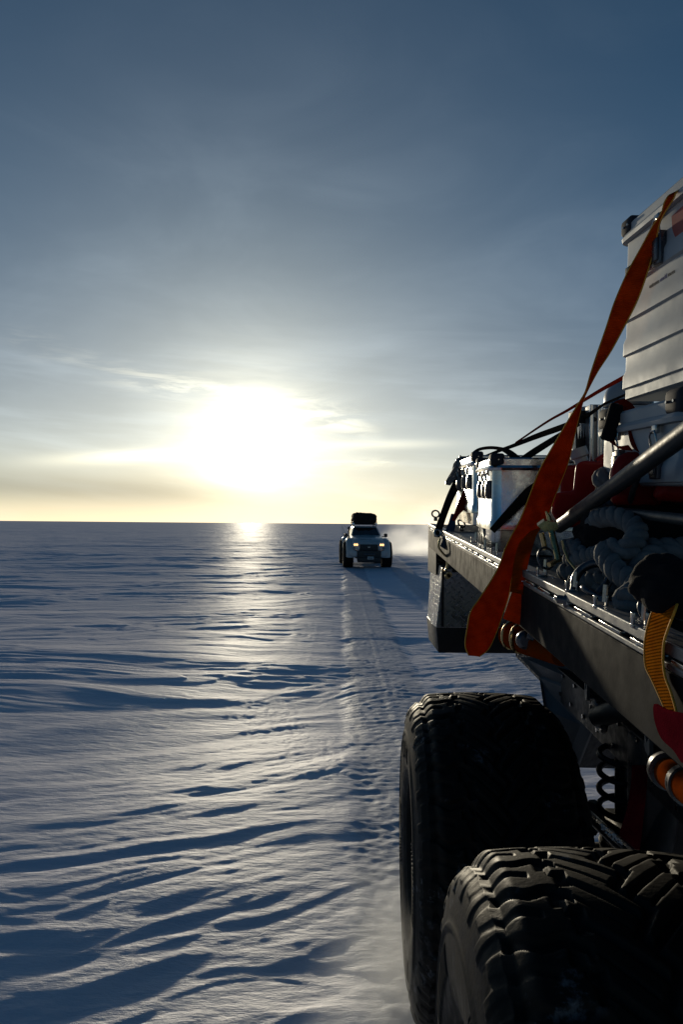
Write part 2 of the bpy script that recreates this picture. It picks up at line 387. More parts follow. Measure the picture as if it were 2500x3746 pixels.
def base_height(x, y, wx, wy, ang):
    u = wx * math.cos(ang) + wy * math.sin(ang); v = -wx * math.sin(ang) + wy * math.cos(ang)
    h = .125 * gn(u / 7.0, v / 3.6, 1) + .25 * gn(x / 60, y / 35, 2)
    # long drift ridges, steeper on the lee side
    n1 = gn(u / 4.6, v / 1.45, 3); n1s = n1 + .35 * gn(u / 1.3, v / .5, 4)
    h += .038 * np.where(n1s > 0, n1s ** 1.0, n1s * .6)
    # wind-cut layers: terraces with scalloped edges
    n2 = gn(u / 2.6, v / .85, 6) + .4 * gn(u / .9, v / .26, 7)
    amp2 = sstep(gn(x / 5, y / 3.5, 8), -.2, .4)
    k = n2 * 2.6; fl = np.floor(k); fr = k - fl; ter = (fl + sstep(fr, .78, .98)) / 2.6
    h += .034 * amp2 * (.65 * ter + .35 * n2)
    h += .011 * gn(u / 2.0, v / .30, 16) + .012 * gn(u / 3.5, v / .75, 17)
    # fine wind ripples in patches
    am3 = sstep(gn(x / 3.2, y / 2.4, 9), -.3, .5)
    h += .013 * am3 * gn(u / .55, v / .10, 10) + .006 * gn(u / .8, v / .17, 14)
    h += .0035 * am3 * gn(u / .16, v / .045, 15)
    return h
def snow_height(x, y):
    h = drift_height(x, y)
    # a patch of crusty broken snow left of the track
    cr = sstep(gn(x / 1.3 + 9, y / 2.2, 21), .12, .5) * sstep(np.abs(x + .35), 1.1, .5)
    h += .006 * cr * np.abs(gn(x / .10, y / .09, 22))
    # tyre tracks of the convoy
    for xc, amt in ((0.52, 1.0), (2.42, 1.0), (-.42, .38)):
        m = track_mask(x, y, xc) * amt
        if amt < 1: m = m * sstep(y, 5.5, 7) * sstep(y, 30, 14) * sstep(gn(x / 2, y / 4, 33), -.3, .2)
        chev = np.sin((y + .22 * np.abs(x - xc)) * 2 * math.pi / .135 + 1.3 * gn(x / .2, y / .3, 31))
        tread = .0038 * chev * (.35 + .65 * gn(x / .3, y / .4, 34)) + .004 * gn(x / .07, y / .05, 32) + .001 * gn(x / .2, y / .16, 35)
        rut = -.016 + .004 * sstep(np.abs(x - xc), .06, .0)
        h = h * (1 - .55 * m) + m * (rut + tread)
        edge = np.exp(-((np.abs(x - xc) - .42) / .06) ** 2)
        h += edge * amt * (.002 + .004 * gn(x / .12, y / .12, 36)) * (1 if amt == 1 else 0)
    return h
rad = np.concatenate([np.linspace(.25, 2.2, 90)[:-1], np.geomspace(2.2, 60, 900)[:-1], np.geomspace(60, 9000, 260)])
fine = np.radians(np.linspace(-33, 40, 900)); rest = np.radians(np.linspace(40, 327, 160))[1:-1]
aa = np.concatenate([fine, rest]); R_, A_ = np.meshgrid(rad, aa, indexing='ij')
gx = (R_ * np.sin(A_)).astype(np.float64); gy = R_ * np.cos(A_)
gz = snow_height(gx, gy); gz *= np.where(R_ > 400, np.clip(400 / R_, 0.1, 1), 1)
def ground_z(x, y): return float(snow_height(np.array([float(x)]), np.array([float(y)]))[0])
nr, na = R_.shape; co = np.stack([gx, gy, gz], -1).reshape(-1, 3)
co = np.concatenate([co, [[0, 0, float(gz[0].mean())]]])
i = np.arange(nr - 1)[:, None]; j = np.arange(na)[None, :]; j2 = (j + 1) % na
quads = np.stack([i * na + j, (i + 1) * na + j, (i + 1) * na + j2, i * na + j2], -1).reshape(-1, 4)[:, ::-1]
tris = np.stack([np.full(na, len(co) - 1), np.arange(na), (np.arange(na) + 1) % na], -1)[:, ::-1]
me = bpy.data.meshes.new('snow_ground'); me.vertices.add(len(co)); me.vertices.foreach_set('co', co.astype(np.float32).ravel())
nl = quads.size + tris.size; me.loops.add(nl); me.loops.foreach_set('vertex_index', np.concatenate([quads.ravel(), tris.ravel()]).astype(np.int32))
ls = np.concatenate([np.arange(len(quads)) * 4, quads.size + np.arange(len(tris)) * 3]).astype(np.int32)
me.polygons.add(len(ls)); me.polygons.foreach_set('loop_start', ls)
me.polygons.foreach_set('use_smooth', np.ones(len(ls), bool)); me.update(calc_edges=True)
ms = bpy.data.materials.new('wind_packed_snow'); ms.use_nodes = True; t = ms.node_tree; g = NT(t); b = t.nodes['Principled BSDF']
o_ = t.nodes.new('ShaderNodeTexCoord').outputs['Object']; x_, y_, z_ = g.sep(o_)
st = g.comb(g.m('MULTIPLY', x_, .35), y_, z_)
pn = g.noise(st, 1.1, 5, .6)
def lane(xc, hw=.42):
    d_ = g.m('ABSOLUTE', g.m('SUBTRACT', g.m('ADD', x_, g.m('MULTIPLY', g.noise(o_, 2.5, 4, .6), .16)), xc + .08)); return g.ss(d_, hw + .05, hw - .06)
pk_ = g.m('MULTIPLY', g.m('MAXIMUM', lane(.52), lane(2.42)), g.ss(g.noise(o_, 9, 4, .6), .3, .6, .45, 1.0))   # snow packed grey-blue by the wheels
g.put(b.inputs['Base Color'], g.mix(g.m('MULTIPLY', pk_, .8), g.mix(g.ss(pn, .35, .65), (.88, .86, .93, 1), (.80, .79, .89, 1)), (.46, .50, .60, 1)))
g.put(b.inputs['Roughness'], g.ss(g.noise(st, 2.3, 5, .6), .3, .7, .38, .55)); b.inputs['Specular IOR Level'].default_value = 0.0
hh = g.m('ADD', g.m('MULTIPLY', g.noise(st, 14, 6, .62), .030), g.m('MULTIPLY', g.noise(o_, 220, 3, .7), .0026))
bn_ = t.nodes.new('ShaderNodeBump'); bn_.inputs['Distance'].default_value = 1.0; bn_.inputs['Strength'].default_value = .55
g.put(bn_.inputs['Height'], hh); t.links.new(bn_.outputs[0], b.inputs['Normal'])
gls = t.nodes.new('ShaderNodeBsdfGlossy'); gls.inputs['Color'].default_value = (.9, .92, .95, 1); gls.inputs['Roughness'].default_value = .47
t.links.new(bn_.outputs[0], gls.inputs['Normal']); mx_ = t.nodes.new('ShaderNodeMixShader'); mx_.inputs[0].default_value = .075   # faint sheen of the icy crust
t.links.new(b.outputs[0], mx_.inputs[1]); t.links.new(gls.outputs[0], mx_.inputs[2]); t.links.new(mx_.outputs[0], t.nodes['Material Output'].inputs[0])
me.materials.append(ms)
go = bpy.data.objects.new('snow_ground', me); COL.objects.link(go)
tag(go, 'wind-carved snow plain reaching to the horizon', 'snow', kind='structure')
# ------------------------------------------------------------------ tyres
def grid_mesh(name, V, wrap_u=True):
    nu, nv, _ = V.shape; i = np.arange(nu if wrap_u else nu - 1)[:, None]; j = np.arange(nv - 1)[None, :]; i2 = (i + 1) % nu
    qd = np.stack([i * nv + j, i2 * nv + j, i2 * nv + j + 1, i * nv + j + 1], -1).reshape(-1, 4)
    m = bpy.data.meshes.new(name); m.vertices.add(nu * nv); m.vertices.foreach_set('co', V.reshape(-1).astype(np.float32))
    m.loops.add(qd.size); m.loops.foreach_set('vertex_index', qd.ravel().astype(np.int32))
    m.polygons.add(len(qd)); m.polygons.foreach_set('loop_start', (np.arange(len(qd)) * 4).astype(np.int32))
    m.polygons.foreach_set('use_smooth', np.ones(len(qd), bool)); m.update(calc_edges=True); return m
def tyre_mesh(name, R=.575, hw=.222, bulge=.282, rim=.222, nth=1080, nx=150, ns=70):
    th = np.linspace(0, 2 * math.pi, nth, endpoint=False)
    # profile control (r, x) from inner bead (+x) over the tread to the outer bead (-x)
    side = np.array(spline([(rim - .015, .18), (rim, .212), (.27, bulge - .018), (.345, bulge - .002), (.43, bulge - .004), (.50, bulge - .018), (R - .042, hw + .012)], 12))
    idx = np.linspace(0, len(side) - 1, ns); side = np.stack([np.interp(idx, range(len(side)), side[:, 0]), np.interp(idx, range(len(side)), side[:, 1])], -1)
    xs = np.linspace(hw, -hw, nx); edge = np.abs(xs) / hw
    cr = R - .012 * edge ** 2 - .030 * np.clip((edge - .86) / .14, 0, 1) ** 2
    r = np.concatenate([side[:, 0], cr, side[::-1, 0]]); x = np.concatenate([side[:, 1], xs, -side[::-1, 1]])
    TH, RR = np.meshgrid(th, r, indexing='ij'); XX = np.broadcast_to(x, TH.shape).copy()
    a = TH * R; per = 2 * math.pi * R / 31
    def dist(v, p): return np.abs((v / p + .5) % 1 - .5) * p
    tri = np.abs(((a / per) % 1) * 2 - 1)             # 0..1 zigzag
    sg = np.sign(XX); ax = np.abs(XX); aoff = a + (sg > 0) * per * .5
    mid = dist(XX - (tri - .5) * .040, 10)                                  # centre zigzag groove
    d1 = np.where(ax < .125, dist(aoff + 1.05 * ax - .02, per), 9)            # slanted grooves of the centre blocks
    lat = np.where((ax >= .10), dist(aoff + .28 * ax + .012 * np.sin(ax * 60), per), 9)   # shoulder lug gaps
    sq = (((aoff / per) * 2) % 2 > 1) * .024
    circ = np.abs(ax - .115 - sq + .01)
    sipe = np.where(ax < .10, dist(aoff + 1.05 * ax - .02 + per / 2, per), 9)
    notch = np.where(ax > .16, dist(aoff + .28 * ax + per / 2, per), 9)
    def gr(d, w, s=.008): return np.clip((d - w) / s, 0, 1)
    hgt = np.minimum.reduce([gr(mid, .0065), gr(d1, .007), gr(lat, .009), gr(circ, .006), .45 + .55 * gr(sipe, .0022, .003), .5 + .5 * gr(notch, .004)])
    fade = np.ones(len(r)); tr = np.zeros(len(r)); tr[ns:ns + nx] = 1
    depth = -.0115 * (1 - hgt) * tr[None, :]
    # shoulder lugs run a little way down the sidewall
    for base in (ax > hw + 1e-6,):
        lug = base & (RR > R - .088)
        hh = np.minimum(gr(lat, .012), .4 + .6 * gr(notch, .006)); low = ((aoff / per) % 1 > .5) & (RR < R - .068)
        XX = XX + np.where(lug & ~low, sg * .004 * hh, 0)
    sw = ax > hw + 1e-6                             # raised rings and ribs on the sidewall
    ring = np.exp(-((RR - .425) / .0045) ** 2) * .006 + np.exp(-((RR - .262) / .004) ** 2) * .004
    band = ((RR > .335) & (RR < .395)); sect = (np.sin(TH * 4 + .6) > .25)
    rib = band & sect & ((a / .019) % 1 > .45)
    XX = XX + np.where(sw, sg * (ring + rib * .0035), 0)
    RF = RR + depth
    V = np.stack([XX, RF * np.cos(TH), RF * np.sin(TH)], -1)
    flat = np.clip((-(V[..., 2]) - (R - .03)) / .03, 0, 1); V[..., 2] += flat * .018
    return grid_mesh(name, V)
rub = M['rubber'].copy(); rub.name = 'snowy_rubber'; tt = rub.node_tree; gg = NT(tt); bb = tt.nodes['Principled BSDF']
oc = tt.nodes.new('ShaderNodeTexCoord').outputs['Object']
n_a = gg.noise(oc, 5.5, 3, .5); n_b = gg.noise(oc, 30, 5, .65)
old = bb.inputs['Base Color'].links[0].from_socket
gg.put(bb.inputs['Base Color'], gg.mix(gg.m('MULTIPLY', gg.m('MULTIPLY', gg.ss(n_a, .54, .68), gg.ss(n_b, .50, .70)), .38), old, (.42, .44, .48, 1)))
M['tyre'] = rub
tyre_me = tyre_mesh('tyre'); tyre_me.materials.append(M['tyre'])
def add_rim(parent, w=.205, R=.225):
    b = MB(); I = Matrix.Identity(4)
    b.lathe([(.0, -w + .035), (.045, -w + .03), (.055, -w + .045), (.10, -w + .05), (.13, -w + .02), (.165, -w + .025), (.19, -w + .002), (R, -w - .012), (R + .006, -w + .004), (R - .01, -w + .03),
             (R - .03, -.05), (R - .03, .1), (R, w)], I, 72)
    rm = b.build('rim', M['rim'], parent, local=True)
    b = MB()
    for k in range(24):
        a = 2 * math.pi * k / 24; b.lathe([(0, -.009), (.007, -.009), (.009, -.004), (.009, .006)], Matrix.Translation((-w - .008, .205 * math.cos(a), .205 * math.sin(a))), 8)
    for k in range(6):
        a = 2 * math.pi * k / 6; b.lathe([(0, -.016), (.011, -.016), (.013, 0), (.013, .02)], Matrix.Translation((-w + .03, .072 * math.cos(a), .072 * math.sin(a))), 6)
    b.build_each('bolt', M['chrome'], parent, local=True)
    return rm

# ------------------------------------------------------------------ six wheeled truck the picture is taken from
RA, RB = P(2367, 2308, 1.0), P(1647, 1954, 3.45)
EY = (RB - RA).normalized(); EX = EY.cross(Vector((0, 0, 1))).normalized(); EZ = EX.cross(EY).normalized()
BR = Matrix((EX, EY, EZ)).transposed()          # bed rotation
def bed(u, v, w): return RA + EX * u + EY * v + EZ * w
def railY(px): return 1014.0 / (px - 1353)
truck = empty('expedition_truck', (.9, 1.9, 0), 'grey six wheeled expedition truck seen along its loaded flatbed, huge tyres in front', 'truck')
def wheel(x, y, z=.575, rot=0.0):
    w_ = empty('wheel', (0, 0, 0), parent=truck); w_.location = Vector((x, y, z)) - truck.location
    w_.rotation_euler = (rot, 0, -math.atan(.03))
    o = bpy.data.objects.new('tyre', tyre_me); COL.objects.link(o); o.parent = w_
    add_rim(w_); return w_
wheel(.505, 1.283, rot=.3); wheel(.528, 2.62, rot=1.13)

VE = 3.72     # rear end of the bed in bed coordinates
b = MB()   # top rail: flat light strip with a slotted edge below
b.box(bed(.024, (VE - 1.3) / 2, -.009), (.048, VE + 1.3, .018), BR, .0)
b.box(bed(.006, (VE - 1.3) / 2, -.033), (.010, VE + 1.3, .010), BR, .0)
b.build('top_rail', M['alu_dull'], truck, bevel=.0025)
b = MB(); v = -1.2
while v < VE - .2:
    b.box(bed(.004, v + .05, -.023), (.010, .10, .0055), BR, .001); v += .145
b.build_each('slot_trim', M['chrome'], truck)
b = MB(); b.box(bed(.010, (VE - 1.3) / 2, -.095), (.016, VE + 1.3, .112), BR, 0)
b.build('side_board', M['board'], truck, bevel=.003)
b = MB(); b.box(bed(1.0, (VE - 1.3) / 2, -.07), (1.93, VE + 1.26, .04), BR, 0)
b.build('bed_floor', M['black'], truck)
b = MB(); b.box(bed(1.03, VE - .02, -.03), (1.98, .03, .05), BR, 0); b.box(bed(2.02, (VE - 1.3) / 2, -.03), (.05, VE + 1.3, .06), BR, 0)
b.build('far_rail', M['alu_dull'], truck, bevel=.003)
b = MB(); b.box(bed(1.03, VE + .012, -.17), (2.02, .02, .30), BR, 0); b.build('tail_board', M['black'], truck, bevel=.003)
# chassis beam with its brackets
CA, CB = P(2145, 2522, 2.76), P(2432, 2761, 2.03); cy_ = (CA - CB).normalized(); cx_ = cy_.cross(Vector((0, 0, 1))).normalized(); cz_ = cx_.cross(cy_)
CR = Matrix((cx_, cy_, cz_)).transposed(); CL = CB + cy_ * .6
def ch(u, v, w): return CB + cx_ * u + cy_ * v + cz_ * w
b = MB(); b.box(ch(.03, .35, -.075), (.06, 3.4, .15), CR, .008)
b.box(ch(.025, .35, .001), (.08, 3.4, .006), CR, 0)
b.build('chassis_beam', M['black'], truck)
b = MB(); b.box(ch(.12, .5, .07), (.05, 3.2, .13), CR, 0); b.build('sub_frame', M['black'], truck)
for v, rr in ((.66, .030), (.07, .034), (-.5, .03)):
    b = MB(); c = ch(-.022, v, .045); n = 20
    hole = [(rr * .62 * math.cos(2 * math.pi * k / n), rr * math.sin(2 * math.pi * k / n)) for k in range(n)]
    outer = []
    for k in range(n):
        a = 2 * math.pi * k / n; ca, sa = math.cos(a), math.sin(a); kx = .040 / max(abs(ca), 1e-6); ky = .065 / max(abs(sa), 1e-6); kk = min(kx, ky); outer.append((kk * ca, kk * sa))
    vs_ = []; fs = []
    for dpt in (0, .012):
        for (y_, z_) in hole + outer: vs_.append(c + cx_ * (y_ * .2 + .0) + EY * 0 + cy_ * (y_) + cz_ * z_ + cx_ * dpt)
    N2 = 2 * n
    for k in range(n):
        k2 = (k + 1) % n
        fs += [(k, k2, n + k2, n + k), (N2 + k2, N2 + k, N2 + n + k, N2 + n + k2), (k2, k, N2 + k, N2 + k2), (n + k, n + k2, N2 + n + k2, N2 + n + k)]
    b.add(vs_, fs); b.build('bracket', M['sheet'], truck, smooth=30)
b = MB()
for v in np.arange(-1.0, 1.9, .17):
    b.tube([ch(-.008, v, -.02), ch(.0, v, -.02)], .009, 6); b.tube([ch(-.008, v + .05, -.11), ch(.0, v + .05, -.11)], .009, 6)
b.build_each('frame_bolt', M['chrome'], truck)
b = MB(); b.torus(P(2192, 2622, 2.42), .045, .011, Matrix.Rotation(math.radians(78), 3, 'Y') @ Matrix.Rotation(0, 3, 'X'), sy=1.15)
b.tube([P(2160, 2569, 2.45), P(2196, 2567, 2.45)], .006); b.build('pipe_clamp', M['steel'], truck)
b = MB(); b.tube([P(2192, 2622, 2.42), P(2260, 2600, 2.3), P(2400, 2590, 2.2)], .036, 20); b.build('exhaust_pipe', M['black'], truck)
# folded sheet shield hanging behind the wheel
b = MB(); Ys = 3.05
poly = [P(1905, 2405, Ys + .25), P(1975, 2480, Ys + .2), P(1993, 2600, Ys + .1), P(2112, 2806, Ys), P(2165, 2672, Ys - .1), P(2420, 2860, Ys - .5), P(2560, 2700, Ys - .6), P(2200, 2380, Ys)]
b.prism(poly, Vector((.012, .006, 0))); b.build('splash_shield', M['sheet'], truck, smooth=0)
b = MB(); b.prism([P(2114, 2808, Ys + .01), P(2166, 2674, Ys - .08), P(2400, 2760, Ys + .3), P(2400, 2815, Ys + .32)], Vector((.0, .25, 0))); b.build('tank', M['black'], truck, smooth=0)
# tool locker of tread plate at the rear
kx0, kx1 = P(1597, 2295, 4.15), P(1930, 2300, 4.15)
X0 = kx0.x; zb = kx0.z; zt = P(1622, 2080, 4.15).z
b = MB(); Yn, Yf = 4.15, 4.66
n0, n1, f0, f1 = P(1597, 2296, Yn), P(1621, 2080, Yn), P(1564, 2270, Yf), P(1579, 2035, Yf)
e_ = Vector((.80, 0, 0)); vs_ = [n0, n1 , n1 + e_, n0 + e_, f0, f1, f1 + e_, f0 + e_]
b.add(vs_, [(0, 1, 2, 3), (4, 7, 6, 5), (0, 4, 5, 1), (1, 5, 6, 2), (2, 6, 7, 3), (3, 7, 4, 0)])
lk = b.build('tool_locker', M['plate'], truck, smooth=0, bevel=.004)
b = MB(); b.box((X0 + .035, 4.139 - .0, (zb + zt) / 2), (.014, .008, zt - zb - .01)); b.build('locker_gap', M['black'], truck)
b = MB(); b.box((X0 + .46, 4.135, zt + .06), (.74, .012, .16), None, .003)
b.build('lamp_panel', M['black'], truck)
b = MB(); b.box((X0 + .40, 4.42, zb - .078), (.76, .46, .155), None, .006, taper=(1.04, 1.04)); b.build('under_box', M['black'], truck)
b = MB(); b.box((.583, 4.52, zt + .10), (.012, .40, .30), None, 0); b.build('corner_flap', M['black'], truck, bevel=.002)
b = MB()
for dz_ in (0, .022): b.lathe([(0, -.02), (.016, -.02), (.018, 0), (.016, .02), (0, .02)], Matrix.Translation(P(1638 + 6 * (dz_ > 0), 2108 - dz_ * 300, 4.1)) @ Matrix.Rotation(math.pi / 2, 4, 'Z'), 16)
b.build('brass_fitting', M['brass'], truck)
# suspension
b = MB(); c = P(2275, 2915, 2.45); pts = []
for k in range(0, 241):
    a = 2 * math.pi * k / 40; rr = .072 if k < 200 else .072 - .02 * (k - 200) / 40
    pts.append(c + Vector((rr * math.cos(a) , rr * math.sin(a) * 1.0, .17 - .36 * k / 240)))
b.tube(pts, .0105, 8); b.build('coil_spring', M['black'], truck)
b = MB(); b.tube([c + Vector((0, 0, .2)), c + Vector((0, 0, -.22))], .022, 14); b.build('bump_stop', M['black'], truck)
b = MB(); b.tube([P(2130, 3150, 2.62), P(2700, 3130, 2.62)], .062, 20); b.build('axle_tube', M['black'], truck)
b = MB()
hexp = [P(2147, 2936, 2.45), P(2171, 2936, 2.45), P(2204, 2968, 2.45), P(2206, 3020, 2.45), P(2180, 3060, 2.45), P(2140, 3040, 2.45)]
b.prism(hexp, Vector((.02, .03, 0))); b.build('link_bracket', M['black'], truck, smooth=0, bevel=.003)
b = MB(); b.tube([P(2158, 2985, 2.4), P(2290, 3110, 2.05), P(2420, 3230, 1.8)], .018, 14); b.tube([P(2190, 3010, 2.3), P(2330, 3130, 1.9)], .012, 10); b.build('trailing_arm', M['steel'], truck)
b = MB()
for _ in range(60):
    t_ = random.random(); p_ = P(2200 + 75 * t_ + random.uniform(-8, 8), 3018 + 68 * t_ + random.uniform(-8, 8), 2.18 - .3 * t_); s_ = random.uniform(.002, .0055)
    b.box(p_, (s_, s_, s_ * .8), Matrix.Rotation(random.random() * 3, 3, 'Z') @ Matrix.Rotation(random.random() * 3, 3, 'X'), s_ * .2)
b.build('snow_crumb', M['lens'], truck)['kind'] = 'stuff'
b = MB(); b.tube([P(2500, 2600, 2.3), P(2400, 3120, 2.2)], .05, 16); b.box(P(2440, 3100, 2.4), (.36, .3, .16), None, .03); b.box(P(2470, 2930, 2.25), (.26, .12, .42), None, .02)
b.build('axle_seat', M['black'], truck)
b = MB(); b.tube([P(2445, 2822, 1.30), P(2600, 2935, 1.05)], .028, 24); b.build('air_canister', M['tan'], truck)
for (px, py, Y, r_) in ((2440, 2818, 1.30, .033), (2515, 2872, 1.18, .033)):
    b = MB(); d_ = (P(2560, 2900, 1.02) - P(2415, 2800, 1.30)).normalized(); p_ = P(px, py, Y)
    b.tube([p_ - d_ * .004, p_ + d_ * .022], r_, 28); b.build('clamp_band', M['steel'], truck)
# roll bar tubes rising beside the load
b = MB(); b.tube([P(2047, 1925, 1.92), P(2250, 1778, 1.55), P(2500, 1592, 1.22), P(2640, 1490, 1.1)], .0185, 20); b.build('diagonal_tube', M['tube'], truck)
b = MB(); b.tube([P(2144, 1860, 1.74), P(2330, 1880, 1.47), P(2560, 1908, 1.22)], .0105, 20); b.build('cross_tube', M['tube'], truck)
b = MB(); b.tube([P(2338, 1738, 1.43), P(2318, 1795, 1.52), P(2298, 1868, 1.62)], .0065, 10); b.build('strut', M['tube'], truck)
b = MB()
for _ in range(260):
    v_ = random.uniform(-.3, VE); u_, w_ = random.choice(((random.uniform(.0, .046), .001), (random.uniform(-.001, .004), -.029), (random.uniform(.05, .12), -.048)))
    s_ = random.uniform(.0012, .0045) * (1 + v_ * .3); b.box(bed(u_, v_, w_ + s_ * .3), (s_, s_ * 1.4, s_ * .7), Matrix.Rotation(random.random() * 3, 3, 'Z'), s_ * .25)
b.build('snow_crumb', M['lens'], truck)['kind'] = 'stuff'
# lashing cleats and rings along the rail
def cleat(px, py, k=1.0):
    Y = railY(px - 14) ; p = P(px, py, Y * 1.01); b = MB(); s_ = k
    b.box(p + Vector((0, 0, -.008)), (.024 * s_, .010, .006), BR, .001)
    for sx in (-1, 1): b.box(p + EX * (sx * .010 * s_) + Vector((0, 0, .003)), (.004, .010, .018), BR, .001)
    b.tube([p + Vector((.008, .004, .0)), p + Vector((.010, .004, .03))], .0045, 8)
    b.build('lashing_cleat', M['chrome'], truck)
for px, py in ((1985, 2094), (2093, 2147), (2200, 2203), (2342, 2270), (1768, 2005), (1810, 2020), (1735, 1975)): cleat(px, py)
def ring(px, py, Y, R_, tilt=20, sy=1.0, yaw=0):
    b = MB(); Mx = Matrix.Rotation(math.radians(yaw), 3, 'Z') @ Matrix.Rotation(math.radians(90 - tilt), 3, 'X'); p = P(px, py, Y)
    b.torus(p, R_, .0055, Mx, sy=sy); b.box(p + Vector((0, 0, -R_ * sy - .008)), (.022, .018, .026), BR, .003); b.build('lashing_ring', M['steel'], truck)
ring(1595, 1880, 4.3, .022); ring(1783, 1948, 3.0, .022, 10, 1.5, 50); ring(1690, 1915, 3.9, .022, 30, 1.0, 30); ring(1828, 1975, 2.9, .025, 60)
# ------------------------------------------------------------------ following pickup
def loft(b, rings, caps=True):
    n = len(rings[0]); vs_ = [p for r in rings for p in r]
    fs = [(i * n + k, i * n + (k + 1) % n, (i + 1) * n + (k + 1) % n, (i + 1) * n + k) for i in range(len(rings) - 1) for k in range(n)]
    if caps: fs += [tuple(range(n)), tuple(range(len(rings) * n - 1, (len(rings) - 1) * n - 1, -1))]
    return b.add(vs_, fs)
pk = empty('following_pickup', (.99, 30.6, ground_z(.99, 30) - .01), 'white lifted pickup with flared arches and lit headlights driving toward the camera', 'pickup truck', rot=(0, 0, math.radians(2.6)))
pk.scale = (.90, 1, 1)
def sec(y, w, zb_, zt_, crown=.03, sh=.05):
    h = [(-w * .96, zb_), (-w, zb_ + (zt_ - zb_) * .35), (-w * .985, zt_ - sh), (-w * .90, zt_ - .008), (-w * .45, zt_ + crown * .7), (0, zt_ + crown)]
    return [(x, y, z) for x, z in h] + [(-x, y, z) for x, z in h[-2::-1]]
L_ = dict(parent=pk, local=True)
b = MB(); loft(b, [sec(-2.42, .60, .74, .92, .01), sec(-2.34, .68, .66, 1.04, .015), sec(-2.2, .715, .62, 1.13, .03), sec(-1.7, .735, .60, 1.24, .04), sec(-1.0, .745, .58, 1.33, .03), sec(-.9, .75, .56, 1.30, .02),
                   sec(.9, .76, .56, 1.28, 0), sec(1.0, .76, .56, 1.24, 0), sec(2.4, .75, .60, 1.24, 0), sec(2.5, .72, .64, 1.20, 0)])
b.build('body', M['white'], smooth=50, **L_)
def cabsec(y, w, z): return (y, w, z)
# greenhouse: base ring to roof ring
base_ = [(-.70, -1.02), (0, -1.10), (.70, -1.02), (.73, -.2), (.72, 1.02), (0, 1.06), (-.72, 1.02), (-.73, -.2)]
roof_ = [(-.535, -.32), (0, -.38), (.535, -.32), (.575, .1), (.56, .82), (0, .86), (-.56, .82), (-.575, .1)]
zr = 1.72
mid_ = [(a[0] * .06 + r[0] * .94, a[1] * .06 + r[1] * .94) for a, r in zip(base_, roof_)]
b = MB(); loft(b, [[(x, y, 1.27) for x, y in base_], [(x, y, zr - .035) for x, y in mid_], [(x * .93, y * .95 + .01, zr) for x, y in roof_]]); b.build('cab', M['white'], smooth=40, bevel=.012, **L_)
def glass(name, quad, n, k=.008, parent=pk):
    b = MB(); q_ = [Vector(p) for p in quad]; c = sum(q_, Vector()) / len(q_); nn = (q_[1] - q_[0]).cross(q_[2] - q_[0]).normalized()
    if nn.dot(Vector(n)) < 0: nn = -nn
    b.prism([c + (p - c) * .93 + nn * .003 for p in q_], nn * k); return b.build(name, M['glass'], parent, smooth=0, local=True)
def lp(a, r, t): return (a[0] + (r[0] - a[0]) * t, a[1] + (r[1] - a[1]) * t, 1.27 + (zr - .035 - 1.27) * t)
def wq(i, j, t0=.12, t1=.93, mid=None):
    pts = [lp(base_[i], mid_[i], t0)] + ([lp(base_[mid], mid_[mid], t0)] if mid is not None else []) + [lp(base_[j], mid_[j], t0), lp(base_[j], mid_[j], t1)] + ([lp(base_[mid], mid_[mid], t1)] if mid is not None else []) + [lp(base_[i], mid_[i], t1)]
    return pts
b = MB()
for (i_, j_) in ((0, 1), (1, 2)):
    q_ = [Vector(p) for p in wq(i_, j_)]; nn = (q_[1] - q_[0]).cross(q_[2] - q_[0]).normalized(); nn = nn if nn.y < 0 else -nn
    e = Vector((.05 if i_ == 0 else 0, 0, 0)); f = Vector((-.05 if i_ == 1 else 0, 0, 0))
    b.prism([q_[0] + e + nn * .004, q_[1] + f + nn * .004, q_[2] + f * .8 + nn * .004, q_[3] + e * .8 + nn * .004], nn * .006)
b.build('windscreen', M['glass'], smooth=0, **L_)
for (i_, j_, nx) in ((0, 7, -1), (7, 6, -1), (2, 3, 1), (3, 4, 1)): glass('side_window', wq(i_, j_, .2, .92), (nx, 0, 0))
b = MB()
for sx in (-1, 1): b.tube([(sx * .28, -1.10, 1.34), (sx * .12, -.92, 1.46)], .008, 6)
b.build_each('wiper', M['trim'], **L_)
# flared arches
def flare(yc, s):
    zc = .62; b = MB(); rings = []
    prof = [(.60, .70), (.78, .72), (.90, .70), (.965, .655), (.99, .59), (.985, .55), (.95, .56), (.93, .62), (.85, .655), (.60, .64)]
    for k in range(25):
        a = math.radians(-14 + 222 * k / 24); sq_ = 1.0
        rings.append([(s * x, yc - r * math.cos(a) * 1.02, zc + r * math.sin(a) * (.86 if math.sin(a) > 0 else .9)) for x, r in prof])
    loft(b, rings); return b.build('wheel_arch', M['white'], smooth=50, **L_)
YF, YR = -1.55, 1.75
for s in (-1, 1): flare(YF, s); flare(YR, s)
for s in (-1, 1):   # bumper corners sweeping down into the arches
    b = MB(); rings = []
    for t_ in np.linspace(0, 1, 12): x = s * (.48 + .46 * t_); y = -2.47 + .32 * t_ ** 2; zl = .50 + .26 * t_ ** 4; zh = .80 + .05 * t_ - .04 * t_ ** 6; rings.append([(x, y + .02, zl), (x, y - .03, zl + .05), (x, y - .04, (zl + zh) / 2), (x, y - .02, zh - .04), (x, y + .03, zh), (x, y + .20, zh), (x, y + .20, zl)])
    loft(b, rings); b.build('bumper_corner', M['white'], smooth=50, **L_)
b = MB(); b.box((0, -2.40, .87), (.82, .12, .26), None, .03)
for k in range(4): b.box((0, -2.456, .79 + .045 * k), (.66, .016, .016), None, .004)
gr_ = b.build('grille', M['trim'], **L_)
b = MB(); b.box((0, -2.452, .885), (.12, .018, .06), None, .01); b.build('emblem', M['chrome'], gr_, local=True)
